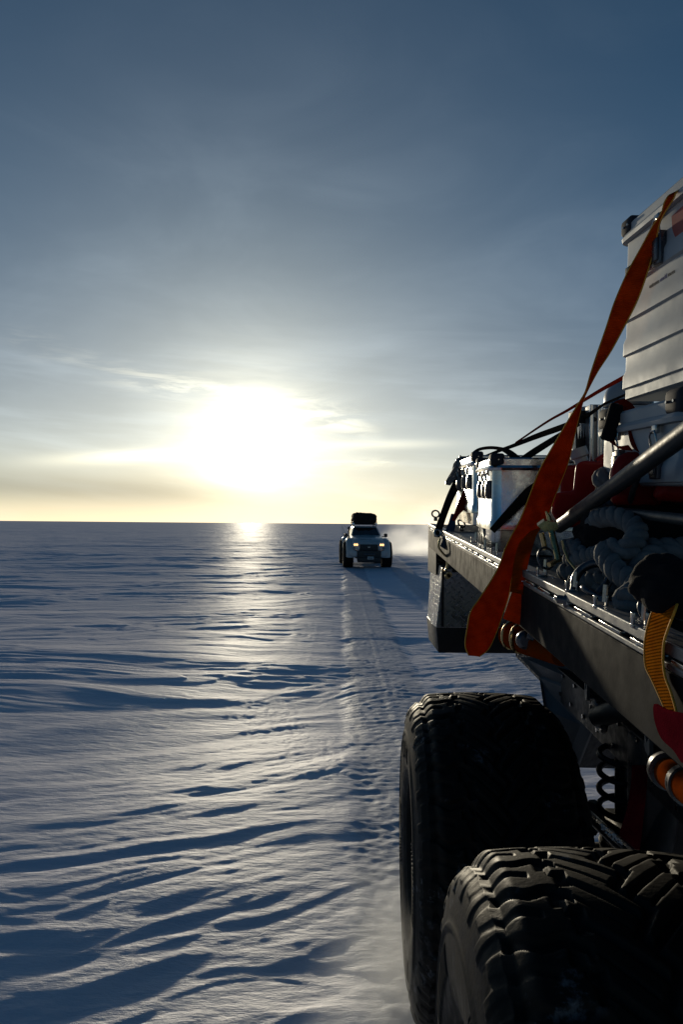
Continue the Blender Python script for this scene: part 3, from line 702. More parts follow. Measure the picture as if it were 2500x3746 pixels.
b = MB(); b.box((0, -2.50, .62), (1.06, .16, .28), None, .03); b.box((0, -2.46, .40), (1.0, .18, .22), None, .04, taper=(1.1, 1)); pass
for s in (-1, 1): b.box((s * .44, -2.56, .55), (.05, .10, .16), None, .01); b.tube([(s * .52, -2.5, .74), (s * .66, -2.44, .79), (s * .74, -2.35, .74)], .015, 8)
bp = b.build('winch_bumper', M['trim'], **L_)
b = MB(); b.tube([(-.25, -2.6, .62), (.25, -2.6, .62)], .035, 12); b.build('winch_drum', M['steel'], bp, local=True)
b = MB(); b.box((0.06, -2.606, .47), (.27, .012, .11), None, .006); pl = b.build('licence_plate', M['white'], **L_)
b = MB(); b.box((0.06, -2.614, .47), (.21, .006, .035)); b.build('plate_lettering', M['ink'], pl, local=True)
b = MB(); b.box((0, -2.0, .33), (.26, .5, .02)); b.build('skid_plate', M['alu_dull'], **L_)
b = MB(); b.tube([(-.8, YF, .52), (.8, YF, .52)], .06, 12); b.lathe([(0, -.15), (.10, -.12), (.15, 0), (.10, .12), (0, .15)], Matrix.Translation((.18, YF, .52)), 16)
b.tube([(-.8, YR, .52), (.8, YR, .52)], .06, 12); b.build('axle', M['trim'], **L_)
b = MB(); b.box((0, .2, .50), (1.1, 4.4, .14)); b.build('chassis', M['trim'], **L_)
for s in (-1, 1):
    b = MB(); b.box((s * .575, -2.315, .985), (.27, .16, .185), None, .03); hl = b.build('headlight', M['lens'], **L_)
    b = MB()
    for dx_ in (-.045, .05): b.lathe([(0, -.03), (.022, -.026), (.044, 0), (.044, .02)], Matrix.Translation((s * .575 + dx_, -2.395, .985)) @ Matrix.Rotation(math.pi / 2, 4, 'Z'), 14)
    b.build_each('bulb', M['lamp'], hl, local=True)
    b = MB(); b.box((s * .575, -2.36, .86), (.20, .10, .05), None, .012); b.build('indicator', M['trim'], **L_)
    b = MB(); b.box((s * .93, -.80, 1.335), (.16, .10, .15), None, .03); b.tube([(s * .72, -.80, 1.27), (s * .88, -.80, 1.29)], .018, 8); mr = b.build('wing_mirror', M['trim'], **L_)
b = MB(); b.tube([(-.83, -1.35, 1.02), (-.83, -1.30, 1.55), (-.78, -.35, 1.62)], .035, 10); b.tube([(-.83, -1.30, 1.60), (-.83, -1.42, 1.66)], .05, 10); b.build('air_snorkel', M['trim'], **L_)
b = MB()
for (x0, y0, w_, h_) in ((-.02, -1.30, .22, .03), (-.30, -1.7, .3, .018), (.15, -1.9, .36, .018), (-.1, -2.05, .5, .02), (.33, -1.55, .2, .012)):
    b.box((x0, y0, 1.275 + (y0 + 1.35) * .13 + .012 - abs(x0) * .03), (w_, h_ * 3, .004), Matrix.Rotation(math.radians(7), 3, 'X'))
b.build('bonnet_decal', M['ink'], **L_)
ft = tyre_mesh('pickup_tyre', R=.55, hw=.20, bulge=.235, rim=.2, nth=360, nx=40, ns=16); ft.materials.append(M['rubber'])
for s, y in ((-1, YF), (1, YF), (-1, YR), (1, YR)):
    w_ = empty('wheel', (s * .87, y, .555), parent=pk, rot=(random.random() * 3, 0, 0 if s < 0 else math.pi))
    o = bpy.data.objects.new('tyre', ft); COL.objects.link(o); o.parent = w_
    b = MB(); b.lathe([(0, -.12), (.06, -.12), (.10, -.09), (.17, -.10), (.20, -.19), (.205, -.2), (.2, .1)], Matrix.Identity(4), 36); b.build('rim', M['steel'], w_, local=True)
rk = MB()
for x in (-.54, -.27, 0, .27, .54): rk.tube([(x, -.35, 1.80), (x, 1.2, 1.80)], .016, 8)
for y in (-.35, .1, .6, 1.2): rk.tube([(-.56, y, 1.79), (.56, y, 1.79)], .018, 8)
rk.tube([(-.56, -.37, 1.85), (.56, -.37, 1.85)], .016, 8)
for s in (-1, 1):
    for y in (-.35, .6, 1.2): rk.tube([(s * .53, y, 1.70), (s * .56, y, 1.90)], .016, 8)
    rk.tube([(s * .56, -.35, 1.90), (s * .56, 1.2, 1.90)], .016, 8)
rk.build('roof_rack', M['trim'], **L_)
for s in (-1, 1):
    b = MB(); b.lathe([(0, -.04), (.05, -.035), (.06, 0), (.04, .05), (0, .06)], Matrix.Translation((s * .53 - (.03 if s < 0 else 0), -.40, 1.80)) @ Matrix.Rotation(math.pi / 2, 4, 'Z'), 16); b.build('rack_end', M['alu_bright'], **L_)  # polished roof rack ends that catch the bright glints, not lamps
# luggage under a cover on the roof
def blob(name, c, size, matl, root, seed, amp=.10, box=3.2, nu=44, nv=28, scale=3.0):
    u = np.linspace(0, 2 * math.pi, nu, endpoint=False); v = np.linspace(-math.pi / 2, math.pi / 2, nv); U, Vv = np.meshgrid(u, v, indexing='ij')
    d = np.stack([np.cos(U) * np.cos(Vv), np.sin(U) * np.cos(Vv), np.sin(Vv)], -1)
    k = (np.abs(d) ** box).sum(-1) ** (-1 / box); d = d * k[..., None]
    n_ = gn(d[..., 0] * scale + d[..., 2] * 1.7 + seed, d[..., 1] * scale + d[..., 2] * 1.3, seed) + .5 * gn(d[..., 0] * scale * 2.3 + seed, d[..., 2] * scale * 2.3 + d[..., 1], seed + 1)
    V_ = d * (1 + amp * n_[..., None]) * (np.array(size) / 2)
    m_ = grid_mesh(name, V_); m_.materials.append(matl); o = bpy.data.objects.new(name, m_); COL.objects.link(o); o.location = c
    return o
def topk(o, loc=None): return o
rz = Matrix.Rotation(math.radians(2.6), 4, 'Z') @ Matrix.Diagonal((.9, 1, 1, 1))
def onpk(x, y, z): return pk.location + rz @ Vector((x, y, z))
cb = blob('roof_luggage', onpk(0, .38, 2.04), (1.04, 1.5, .50), M['bag'], None, 3, .05, 4.5); cb.rotation_euler = (0, math.radians(2), math.radians(4))
tag(cb, 'bulky dark covered luggage load on the roof rack of the pickup', 'luggage')
b = MB()
for x, w_ in ((-.40, .16), (-.15, .22), (.2, .26)): b.box(onpk(x, .0, 2.245), (w_, .5, .07), rz.to_3x3(), .03)
b.tube([onpk(-.42, -.25, 2.22), onpk(-.40, -.25, 2.31), onpk(-.30, -.2, 2.24)], [.03, .012, .02], 8)
o = b.build('luggage_fold', M['bag'], cb); o.parent = cb; o.matrix_parent_inverse = Matrix.Identity(4)
bpy.context.view_layer.update(); o.matrix_world = Matrix.Identity(4) @ Matrix.Translation(cb.location)
# ------------------------------------------------------------------ cargo
def frame_to(vx, vy):
    d = (P(vx, vy, 1.0) - Vector((0, 0, CAMH))).normalized(); ex = d.cross(Vector((0, 0, 1))).normalized(); return ex, d, ex.cross(d).normalized()
def rrect(w, l, off, r=.018, n=4):
    """rounded rectangle, left/near edge at 0, grown by off"""
    out = []
    for (cx, cy, a0) in ((w - r, l - r, 0), (r, l - r, 90), (r, r, 180), (w - r, r, 270)):
        for k in range(n + 1):
            a = math.radians(a0 + 90 * k / n); out.append((cx + (r + off) * math.cos(a), cy + (r + off) * math.sin(a)))
    return out
def case(label, origin, axes, Wd, Ln, Ht, lid=.055, beads=(), latches=(), near_latches=(), handles=(), cat='case', group=None, matl=None, r=.018, ck=1.0):
    ex, ey, ez = axes; R3 = Matrix((ex, ey, ez)).transposed()
    root = empty('aluminium_case', origin + ex * Wd / 2 + ey * Ln / 2, label, cat, group)
    def T(x, y, z): return origin + ex * x + ey * y + ez * z
    m_ = matl or M['alu']; b = MB(); prof = [(0, -.004), (.003, 0)]
    for z in beads: prof += [(z - .003, 0), (z, .0075), (z + .030, .0065), (z + .044, .0005)]
    prof += [(Ht, 0)]
    prof = [(0.0, -.006)] + sorted(prof[1:])
    rings = [[T(x, y, z) for x, y in rrect(Wd, Ln, o, r)] for z, o in prof]
    loft(b, rings); b.build('body', m_, root, smooth=30)
    b = MB(); lp_ = [(Ht + .001, .004), (Ht + .001, .013), (Ht + .010, .015), (Ht + .018, .010), (Ht + .020, .006), (Ht + lid - .006, .006), (Ht + lid, .001), (Ht + lid + .001, -.02)]
    rings = [[T(x, y, z) for x, y in rrect(Wd, Ln, o, r)] for z, o in lp_]; loft(b, rings); ld_ = b.build('lid', m_, root, smooth=30)
    for (cx, cy) in ((0, 0), (0, Ln), (Wd, 0), (Wd, Ln)):
        b = MB(); k = .045 * ck; sx = 1 if cx == 0 else -1; sy = 1 if cy == 0 else -1
        b.box(T(cx + sx * (k / 2 - .010), cy + sy * (k * .62 - .010), Ht + lid - .006 * ck), (k, k * 1.24, .040 * ck), R3, .009 * ck)
        b.build('corner_cap', M['corner'], root)
        b = MB()
        for t_ in (.3, .8): b.tube([T(cx - sx * .010, cy + sy * k * t_, Ht + lid - .008), T(cx - sx * .0135, cy + sy * k * t_, Ht + lid - .008)], .003, 8)
        for t_ in (.35, .75): b.tube([T(cx + sx * k * t_, cy - sy * .010, Ht + lid - .008), T(cx + sx * k * t_, cy - sy * .0135, Ht + lid - .008)], .003, 8)
        b.build_each('rivet', M['chrome'], root)
    for v, kind in [(v, 0) for v in latches] + [(u, 1) for u in near_latches]:
        def Q(s_, d_, z_): return T(-d_, v + s_, z_) if kind == 0 else T(v + s_, -d_, z_)
        Rk = R3 if kind == 0 else R3 @ Matrix.Rotation(math.pi / 2, 3, 'Z')
        b = MB(); b.box(Q(0, .008, Ht - .075), (.016, .036, .072), Rk, .003); b.box(Q(0, .017, Ht - .078), (.006, .024, .050), Rk, .002)
        la = b.build('latch', M['steel'], root)
        b = MB(); b.tube([Q(-.014, .014, Ht - .045), Q(-.014, .018, Ht - .022), Q(-.008, .018, Ht - .012), Q(.008, .018, Ht - .012), Q(.014, .018, Ht - .022), Q(.014, .014, Ht - .045)], .0024, 8)
        b.box(Q(0, .012, Ht - .008), (.010, .022, .018), Rk, .002); b.build('latch_loop', M['chrome'], la)
    for v, z in handles:
        b = MB(); b.tube([T(-.004, v - .06, z), T(-.016, v - .055, z - .012), T(-.020, v, z - .016), T(-.016, v + .055, z - .012), T(-.004, v + .06, z)], [.006, .008, .009, .008, .006], 10)
        b.box(T(-.006, v - .07, z), (.012, .03, .035), R3, .003); b.box(T(-.006, v + .07, z), (.012, .03, .035), R3, .003)
        b.build('handle', M['black'], root)
    return root, T, R3
g_case = 'aluminium cases strapped on the flatbed'
ax = frame_to(1150, 1825)
co_ = P(2281, 1468, 1.75) - ax[1] * .80
tall, T_, R3_ = case('tall white aluminium case with ribbed sides and small lettering, stacked at the right edge', co_, ax, .55, .80, P(2285, 905, 1.75).z - P(2281, 1468, 1.75).z, .045, beads=(.028, .108, .190, .272), latches=(.61,), handles=((.69, .300),), group=g_case)
b = MB(); hz_ = P(2285, 905, 1.75).z - P(2281, 1468, 1.75).z
b.prism([T_(-.0012, y, z) for y, z in ((.44, hz_ - .01), (.570, hz_ - .02), (.565, hz_ - .05), (.55, hz_ - .075), (.545, hz_ - .10), (.42, hz_ - .13))], -ax[0] * .0012); b.build('red_sticker', M['red_sticker'], tall, smooth=0)
MT = Matrix.Translation(T_(-.0015, .668, .238)) @ (Matrix((-ax[1], ax[2], -ax[0])).transposed()).to_4x4()
for body, mt_, dxx in (('extreme ', M['ink'], 0), ('world ', M['ink_blue'], .0495), ('races', M['ink'], .0865)):
    text_mesh('lettering', body, .0132, MT @ Matrix.Translation((dxx, 0, 0)), mt_, tall)
axl = frame_to(1180, 1800)
c0 = P(2497, 1700, 1.38); topz = P(2500, 1448, 1.38).z
low, TL, RL = case('low aluminium case with two latches under the tall white case', Vector((c0.x, c0.y, topz - .05 - .125)), axl, .60, .40, .125, .05, beads=(.008,), latches=(.09, .28), group=g_case, ck=1.3)
axa = (EX, EY, EZ)
oa = P(1802, 2032, 2.80)
ca_, TA, RAx = case('squat aluminium case nearest the ratchet strap hooks, reflecting the red cans', oa, axa, .56, .40, .335, .05, beads=(.10,), latches=(.07, .16, .28), matl=M['alu_bright'], group=g_case, r=.035, ck=1.2)
ob = P(1733, 1922, 3.38)
cb_, TB, RBx = case('aluminium case at the far rear corner of the flatbed with sunlit latches', ob, axa, .56, .66, .285, .05, beads=(.06,), latches=(.12, .30, .52), matl=M['alu_bright'], group=g_case, ck=1.2)

# red fuel cans
def can(label, poly, Y, depth, cap=None, handle=None):
    pts = [P(x, y, Y) for x, y in poly]; root = empty('fuel_can', sum(pts, Vector()) / len(pts), label, 'fuel can', 'red plastic fuel cans')
    root.location.z = min(p.z for p in pts)
    b = MB(); b.prism(pts, Vector((.36 * depth, depth, .005))); o = b.build('body', M['redp'], root, smooth=60)
    m_ = o.modifiers.new('bevel', 'BEVEL'); m_.width = .022; m_.segments = 5; m_.limit_method = 'ANGLE'; m_.angle_limit = math.radians(25)
    if cap:
        p = P(*cap[:3]); b = MB(); n_ = Vector(cap[3]).normalized(); b.tube([p, p + n_ * .012, p + n_ * .016, p + n_ * .040], [.019, .019, .026, .025], 20); b.build('cap', M[cap[4]], root)
    if handle:
        b = MB(); b.tube([P(*h) for h in handle], .012, 12); b.build('handle', M['redp'], root)
    return root
can('red plastic fuel can standing behind the diagonal tube', [(2052, 1925), (2018, 1880), (2020, 1818), (2040, 1800), (2098, 1797), (2108, 1700), (2130, 1684), (2190, 1688), (2258, 1676), (2420, 1676), (2420, 1930)], 1.90, .17,
    (2130, 1690, 1.98, (-.35, 0, 1), 'drum'), [(2185, 1692, 1.97), (2215, 1672, 1.97), (2290, 1668, 1.97), (2340, 1686, 1.97)])
can('red plastic fuel can with rounded shoulder lying beneath the low case', [(2235, 1700), (2262, 1668), (2300, 1650), (2345, 1646), (2390, 1662), (2440, 1700), (2440, 1850), (2235, 1850)], 1.56, .16)
can('dark red fuel can added between the orange strap and the nearer can', [(2050, 1715), (2075, 1700), (2300, 1700), (2330, 1720), (2330, 1930), (2050, 1930)], 2.25, .12)  # put in to block a white reflection and redden the squat case's face
can('red plastic fuel can above the ropes at the right edge', [(2385, 1830), (2420, 1745), (2470, 1695), (2530, 1670), (2620, 1665), (2620, 1850)], 1.48, .16)

# thick twisted ropes
def rope(name, label, path, r=.021, pitch=.085, n=9):
    e = [Vector(tuple(p)) for p in spline(path, n)]; b = MB(); L = 0.0; fr = []
    t = (e[1] - e[0]).normalized(); a = t.cross(Vector((0, 0, 1)))
    if a.length < .1: a = t.cross(Vector((1, 0, 0)))
    a.normalize()
    for i, p in enumerate(e):
        t = (e[min(i + 1, len(e) - 1)] - e[max(i - 1, 0)]).normalized(); a = (a - t * a.dot(t)).normalized(); bb_ = t.cross(a)
        if i: L += (p - e[i - 1]).length
        fr.append((p, a.copy(), bb_, L))
    for s in range(3):
        pts = []
        for p, a_, b_, l in fr:
            an = 2 * math.pi * (l / pitch + s / 3); pts.append(p + (a_ * math.cos(an) + b_ * math.sin(an)) * r * .50)
        b.tube(pts, r * .56, 9)
    o = b.build(name, M['rope'], None, smooth=60); return tag(o, label, 'rope', 'thick twisted ropes')
def deckz(Y): return bed(.3, Y - 1, -.05).z
def coil(cx, cy, z0, rx, ry, loops, dz, jit, seed, lean=0.0, n=14):
    rr = random.Random(seed); pts = []
    for k in range(int(loops * n)):
        a = 2 * math.pi * k / n; f = 1 + rr.uniform(-jit, jit); z = z0 + dz * k / n + rr.uniform(-.008, .008) + lean * math.sin(a)
        pts.append((cx + rx * f * math.cos(a), cy + ry * f * math.sin(a), z))
    return pts
zd = deckz(1.45)
rope('rope_coil', 'grey twisted rope coil piled on the deck by the rail', coil(.735, 1.53, zd + .022, .19, .17, 4.4, .026, .16, 3, -.02), .022)
rope('rope_coil', 'grey twisted rope coil heaped above the cross tube', coil(.84, 1.74, zd + .18, .17, .14, 4.6, .034, .16, 8, .02), .026)
rope('rope_coil', 'smaller grey rope coil bunched beside the binder handle', coil(.63, 1.66, zd + .02, .09, .10, 4.2, .030, .16, 21, .02), .019)
rope('rope_hank', 'loose grey rope end draped across the lower coil', [P(2175, 1905, 1.60), P(2250, 1890, 1.5), P(2330, 1935, 1.42), P(2300, 2010, 1.36), P(2215, 2010, 1.40), P(2250, 2080, 1.34), P(2330, 2150, 1.26), P(2290, 2200, 1.2), P(2400, 2180, 1.2), P(2520, 2230, 1.12)], .022)
rope('rope_hank', 'thick grey rope running behind the black padded sleeve', [P(2365, 2190, 1.30), P(2345, 2090, 1.34), P(2375, 2040, 1.36), P(2450, 2030, 1.36), P(2560, 2000, 1.36)], .022)
sb = blob('dark_filler', P(2400, 1975, 1.62), (.34, .22, .16), M['blackcloth'], None, 5, .12, 2.6); tag(sb, 'black lump added for the dark space between the ropes under the cross tube', 'bag')  # lump added to fill the dark between the ropes, no real sack

# black padded sleeve at the right edge, orange strap passes through it
sl = blob('padded_sleeve', P(2452, 2140, .93), (.080, .09, .074), M['blackcloth'], None, 11, .10, 2.8, 60, 40, 2.2); sl.rotation_euler = (.2, .3, .3)
tag(sl, 'black padded cloth sleeve around the orange strap at the right edge', 'padding')

# ------------------------------------------------------------------ straps
def strap(name, label, parts, mt, group=None, th=.0026, cat='strap'):
    """parts: lists of (lx, ly, Yl, rx, ry, Yr)"""
    rows = parts[0]; b = MB()
    b.ribbon([P(r[0], r[1], r[2]) for r in rows], [P(r[3], r[4], r[5]) for r in rows], th)
    o = b.build(name, M[mt], None, smooth=50); tag(o, label, cat, group)
    if mt in ('web', 'weblit'):
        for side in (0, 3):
            b = MB(); b.tube(spline([P(*r[side:side + 3]) for r in rows], 8), .0017, 6); b.build('selvedge_glint', M['selvedge_glint'], o)  # yellow edge cords stand for the bright highlights along the strap edges
    for k, rows in enumerate(parts[1:]):
        b = MB(); b.ribbon([P(r[0], r[1], r[2]) for r in rows], [P(r[3], r[4], r[5]) for r in rows], th)
        b.build('strap_tail', M[mt], o, smooth=50)
    return o
A = [(2470, 706, 1.52, 2500, 690, 1.50), (2449, 716, 1.465, 2478, 702, 1.455), (2433, 742, 1.47, 2466, 728, 1.455), (2421, 782, 1.49, 2430, 786, 1.485), (2389, 829, 1.53, 2413, 829, 1.52), (2348, 905, 1.58, 2398, 905, 1.56), (2297, 998, 1.60, 2373, 990, 1.57),
     (2250, 1106, 1.63, 2335, 1097, 1.60), (2219, 1200, 1.65, 2286, 1195, 1.63), (2188, 1289, 1.67, 2237, 1285, 1.66), (2163, 1365, 1.70, 2188, 1360, 1.70), (2144, 1430, 1.73, 2149, 1434, 1.74),
     (2123, 1468, 1.74, 2134, 1472, 1.76), (2085, 1530, 1.76, 2114, 1548, 1.79), (2040, 1606, 1.78, 2098, 1620, 1.82), (1978, 1715, 1.82, 2077, 1702, 1.86), (1940, 1810, 1.86, 2029, 1823, 1.89), (1908, 1893, 1.88, 2004, 1888, 1.90),
     (1870, 1965, 1.88, 1955, 1965, 1.89), (1848, 2010, 1.87, 1905, 2010, 1.88), (1832, 2059, 1.86, 1886, 2050, 1.87), (1806, 2110, 1.85, 1875, 2110, 1.86), (1757, 2187, 1.84, 1862, 2180, 1.85), (1723, 2238, 1.83, 1844, 2238, 1.85),
     (1710, 2301, 1.82, 1819, 2310, 1.85), (1703, 2360, 1.82, 1790, 2372, 1.84), (1716, 2398, 1.82, 1755, 2402, 1.83)]
A2 = [(1940, 1945, 1.84, 1990, 1925, 1.85), (1903, 1985, 1.84, 1968, 1950, 1.84), (1887, 2030, 1.83, 1955, 1985, 1.83), (1877, 2085, 1.82, 1942, 2030, 1.82), (1872, 2135, 1.81, 1930, 2085, 1.81), (1868, 2166, 1.81, 1918, 2176, 1.81)]
A3 = [(1880, 2150, 1.83, 1915, 2150, 1.83), (1862, 2200, 1.84, 1922, 2215, 1.83), (1842, 2262, 1.86, 1940, 2300, 1.84)]
sA = strap('cargo_strap', 'long orange cargo strap twisting from the tall case down over the rail', [A, A2, A3], 'web')
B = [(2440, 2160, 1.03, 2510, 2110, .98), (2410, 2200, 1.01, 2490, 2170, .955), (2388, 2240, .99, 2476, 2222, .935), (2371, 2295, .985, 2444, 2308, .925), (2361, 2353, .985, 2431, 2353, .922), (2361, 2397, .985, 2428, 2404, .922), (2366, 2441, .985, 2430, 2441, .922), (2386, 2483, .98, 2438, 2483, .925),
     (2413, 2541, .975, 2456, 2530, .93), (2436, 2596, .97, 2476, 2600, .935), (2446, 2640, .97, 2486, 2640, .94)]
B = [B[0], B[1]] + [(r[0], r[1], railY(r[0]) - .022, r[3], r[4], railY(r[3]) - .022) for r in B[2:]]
strap('cargo_strap', 'sunlit orange strap hanging over the rail below the black sleeve', [B], 'weblit')
C_ = [(2400, 2580, 1.0, 2404, 2575, .99), (2396, 2592, 1.0, 2450, 2598, .98), (2402, 2640, 1.0, 2530, 2620, .97), (2425, 2700, 1.0, 2560, 2680, .96), (2470, 2745, 1.0, 2600, 2740, .95), (2500, 2790, 1.0, 2640, 2800, .95)]
C_ = [(r[0], r[1], min(r[2], railY(r[0]) - .03), r[3], r[4], min(r[5], railY(r[3]) - .03)) for r in C_]
strap('cloth_sling', 'maroon cloth sling hanging below the orange strap at the right edge', [C_], 'maroon', th=.006, cat='sling')
strap('axle_strap', 'dark red axle limiting strap beside the coil spring', [[(2315, 2800, 2.1, 2372, 2800, 2.1), (2312, 2860, 2.1, 2370, 2860, 2.1), (2298, 2950, 2.1, 2360, 2960, 2.1), (2267, 3055, 2.1, 2345, 3090, 2.1), (2255, 3110, 2.1, 2340, 3130, 2.1)]], 'maroon', th=.005)
gd = 'dark tie-down straps at the rear of the load'
def stripe(pts, w, n=None):
    """centre line (px, py, Y) with a width in photo pixels -> edge rows"""
    rows = []
    ws = w if hasattr(w, '__len__') else [w] * len(pts)
    for i, p in enumerate(pts):
        a, c = pts[max(i - 1, 0)], pts[min(i + 1, len(pts) - 1)]; dx_, dy_ = c[0] - a[0], c[1] - a[1]; L = math.hypot(dx_, dy_) or 1
        nx, ny = -dy_ / L * ws[i] / 2, dx_ / L * ws[i] / 2; rows.append((p[0] - nx, p[1] - ny, p[2], p[0] + nx, p[1] + ny, p[2] * 1.003))
    return rows
strap('tie_strap', 'black tie strap rising from the rear ratchet toward the tall case', [stripe([(1715, 1694, 3.9), (1768, 1673, 3.8), (1833, 1647, 3.5), (1883, 1629, 3.3), (1959, 1598, 3.0), (2070, 1558, 2.6), (2150, 1520, 2.3), (2214, 1478, 2.1), (2300, 1440, 1.95)], [5, 9, 12, 14, 20, 22, 15, 9, 8])], 'webdark', gd)
strap('tie_strap', 'black strap loop arching over the case top behind the ratchet', [stripe([(1716, 1694, 3.88), (1728, 1664, 3.8), (1752, 1645, 3.7), (1790, 1638, 3.5), (1829, 1641, 3.3), (1862, 1654, 3.15), (1896, 1683, 3.0)], [4, 10, 11, 12, 13, 22, 30])], 'webdark', gd)
strap('tie_strap', 'thin orange strap stretched from the tall case toward the rear', [stripe([(1888, 1620, 3.25), (2000, 1545, 2.7), (2080, 1500, 2.4), (2190, 1433, 2.05), (2290, 1377, 1.80)], [6, 8, 10, 13, 15])], 'webred')
strap('tie_strap', 'black strap running up behind the long orange strap', [stripe([(1905, 1686, 3.0), (1960, 1650, 2.8), (2043, 1598, 2.5), (2120, 1550, 2.3)], [22, 25, 22, 16])], 'webdark', gd)
strap('tie_strap', 'black strap slanting across the face of the squat case', [stripe([(1802, 1942, 2.70), (1830, 1912, 2.70), (1880, 1860, 2.68), (1936, 1805, 2.66), (2000, 1760, 2.6)], [24, 28, 34, 40, 44])], 'webdark', gd)
s6 = strap('ratchet_strap', 'dark ratchet strap hooked on the far rear corner of the rail', [stripe([(1702, 1672, 3.98), (1690, 1720, 3.98), (1672, 1770, 3.97), (1648, 1820, 3.95), (1625, 1880, 3.93), (1603, 1946, 3.9), (1600, 1965, 3.88)], [22, 30, 32, 28, 26, 26, 20])], 'webdark', gd)
b = MB(); p0, p1 = P(1700, 1678, 3.93), P(1672, 1756, 3.93); dd = (p1 - p0).normalized()
for s in (-1, 1): b.prism([p0 + EX * s * .022 + Vector((0, 0, .02)) , p0 + EX * s * .022 + dd * .05 + EX * .02, p1 + EX * s * .022 + EX * .014, p1 + EX * (s * .022 - .016), p0 + EX * s * .022 + dd * .03 - EX * .028], EX * .004)
b.tube([p0 - EX * .03, p0 + EX * .03], .014, 14); b.tube([p0 + dd * .07 - EX * .03, p0 + dd * .07 + EX * .03], .010, 12)
b.box(p0 + dd * .055, (.055, .022, .10), Matrix((EX, EY, -dd)).transposed() if False else None, .006)
b.prism([P(1668, 1700, 3.9), P(1682, 1725, 3.9), P(1650, 1775, 3.9), P(1632, 1772, 3.9), P(1632, 1760, 3.9)], Vector((0, .03, 0)))
b.build('ratchet', M['steel'], s6, smooth=30)
b = MB(); b.torus(P(1603, 1950, 3.88), .017, .006, Matrix.Rotation(math.radians(80), 3, 'X')); b.build('hook', M['chrome'], s6)
s7 = strap('tie_strap', 'rust brown strap hanging twisted in front of the rear case', [stripe([(1731, 1690, 3.8), (1723, 1735, 3.75), (1722, 1770, 3.72), (1708, 1815, 3.7), (1690, 1850, 3.68), (1672, 1880, 3.66), (1660, 1905, 3.65)], [10, 14, 22, 40, 34, 18, 14])], 'webred')
s8 = strap('tie_strap', 'blue strap end hanging over the rear of the rail', [stripe([(1658, 1880, 3.75), (1655, 1915, 3.72), (1645, 1950, 3.7), (1635, 1985, 3.68), (1622, 2005, 3.68)], [12, 26, 32, 34, 26])], 'webblue')
b = MB(); b.tube(spline([P(1611, 1968, 3.66), P(1606, 2000, 3.66), P(1622, 2025, 3.66), P(1637, 2040, 3.66), P(1637, 2070, 3.66), P(1628, 2088, 3.66), P(1618, 2080, 3.66)], 5), .006, 10)
b.build('hook', M['brass'], s8)

# small case side clutter: red strap with black grip, uprights, canister
ps = strap('padded_strap', 'red strap curling round a black foam grip in front of the low case', [[(2235, 1482, 1.72, 2262, 1466, 1.72), (2262, 1474, 1.70, 2292, 1462, 1.70), (2284, 1500, 1.66, 2325, 1492, 1.66), (2298, 1545, 1.62, 2345, 1545, 1.62), (2303, 1600, 1.60, 2352, 1585, 1.60), (2318, 1638, 1.58, 2378, 1612, 1.58), (2352, 1660, 1.56, 2425, 1632, 1.56), (2385, 1668, 1.56, 2460, 1640, 1.55)]], 'webred')
b = MB(); p0, p1 = P(2259, 1478, 1.66), P(2222, 1612, 1.66); m = (p0 - p1).normalized(); ux = m.cross(Vector((0, 1, 0))).normalized()
b.box((p0 + p1) / 2, (.030, .020, (p0 - p1).length), Matrix((ux, m.cross(ux), m)).transposed(), .006); b.build('foam_grip', M['blackcloth'], ps)
b = MB(); b.ribbon([P(2233, 1618, 1.65), P(2262, 1632, 1.62), P(2300, 1628, 1.6)], [P(2250, 1612, 1.65), P(2268, 1640, 1.62), P(2318, 1650, 1.6)], .003); b.build('strap_loop', M['webred'], ps)
def channel(name, label, px0, px1, pt, pb, Y, teeth=False, dk=False, d=.05):
    a, c = P(px0, pt, Y), P(px1, pt, Y); bot = P(px0, pb, Y); w_ = (c - a).length; h_ = a.z - bot.z
    root = empty(name, (a.x + w_ / 2, Y, bot.z), label, 'metal channel', 'upright channels behind the cans')
    b = MB(); b.box((a.x + w_ / 2, Y + d / 2 + .003, bot.z + h_ / 2), (w_, d, h_), None, .004); b.build('web_plate', M['black' if dk else 'alu_dull'], root)
    b = MB(); b.box((a.x + .002, Y + .0, bot.z + h_ / 2), (.012, .012, h_ * .98), None, .002); b.box((c.x - .004, Y, bot.z + h_ / 2), (.010, .012, h_ * .98), None, .002)
    if teeth:
        for k in range(4):
            x = a.x + .010 + (w_ - .02) * (k + .5) / 4; z = a.z - .045
            hw_ = (w_ - .02) / 8
            b.prism([Vector((x - hw_, Y - .002, z)), Vector((x + hw_, Y - .002, z)), Vector((x + hw_ * .85, Y - .002, z - .02)), Vector((x, Y - .002, z - .052)), Vector((x - hw_ * .85, Y - .002, z - .02))], Vector((0, -.003, 0)))
    b.build('flange', M['alu_bright'], root)
    b = MB(); b.lathe([(0, -.001), (.008, -.001), (.008, .004)], Matrix.Translation((a.x + w_ * .35, Y - .0035, a.z - .05)) @ Matrix.Rotation(math.pi / 2, 4, 'Z'), 14); b.build('bolt_hole', M['black'], root)
channel('metal_channel', 'toothed dark channel upright just right of the long orange strap', 2100, 2160, 1500, 1690, 2.35, True, True)
channel('metal_channel', 'bright upright metal channel beside the black foam grip', 2163, 2196, 1478, 1690, 2.30)
channel('metal_channel', 'narrow dark upright channel half hidden behind the foam grip', 2200, 2216, 1490, 1690, 2.34, False, True)
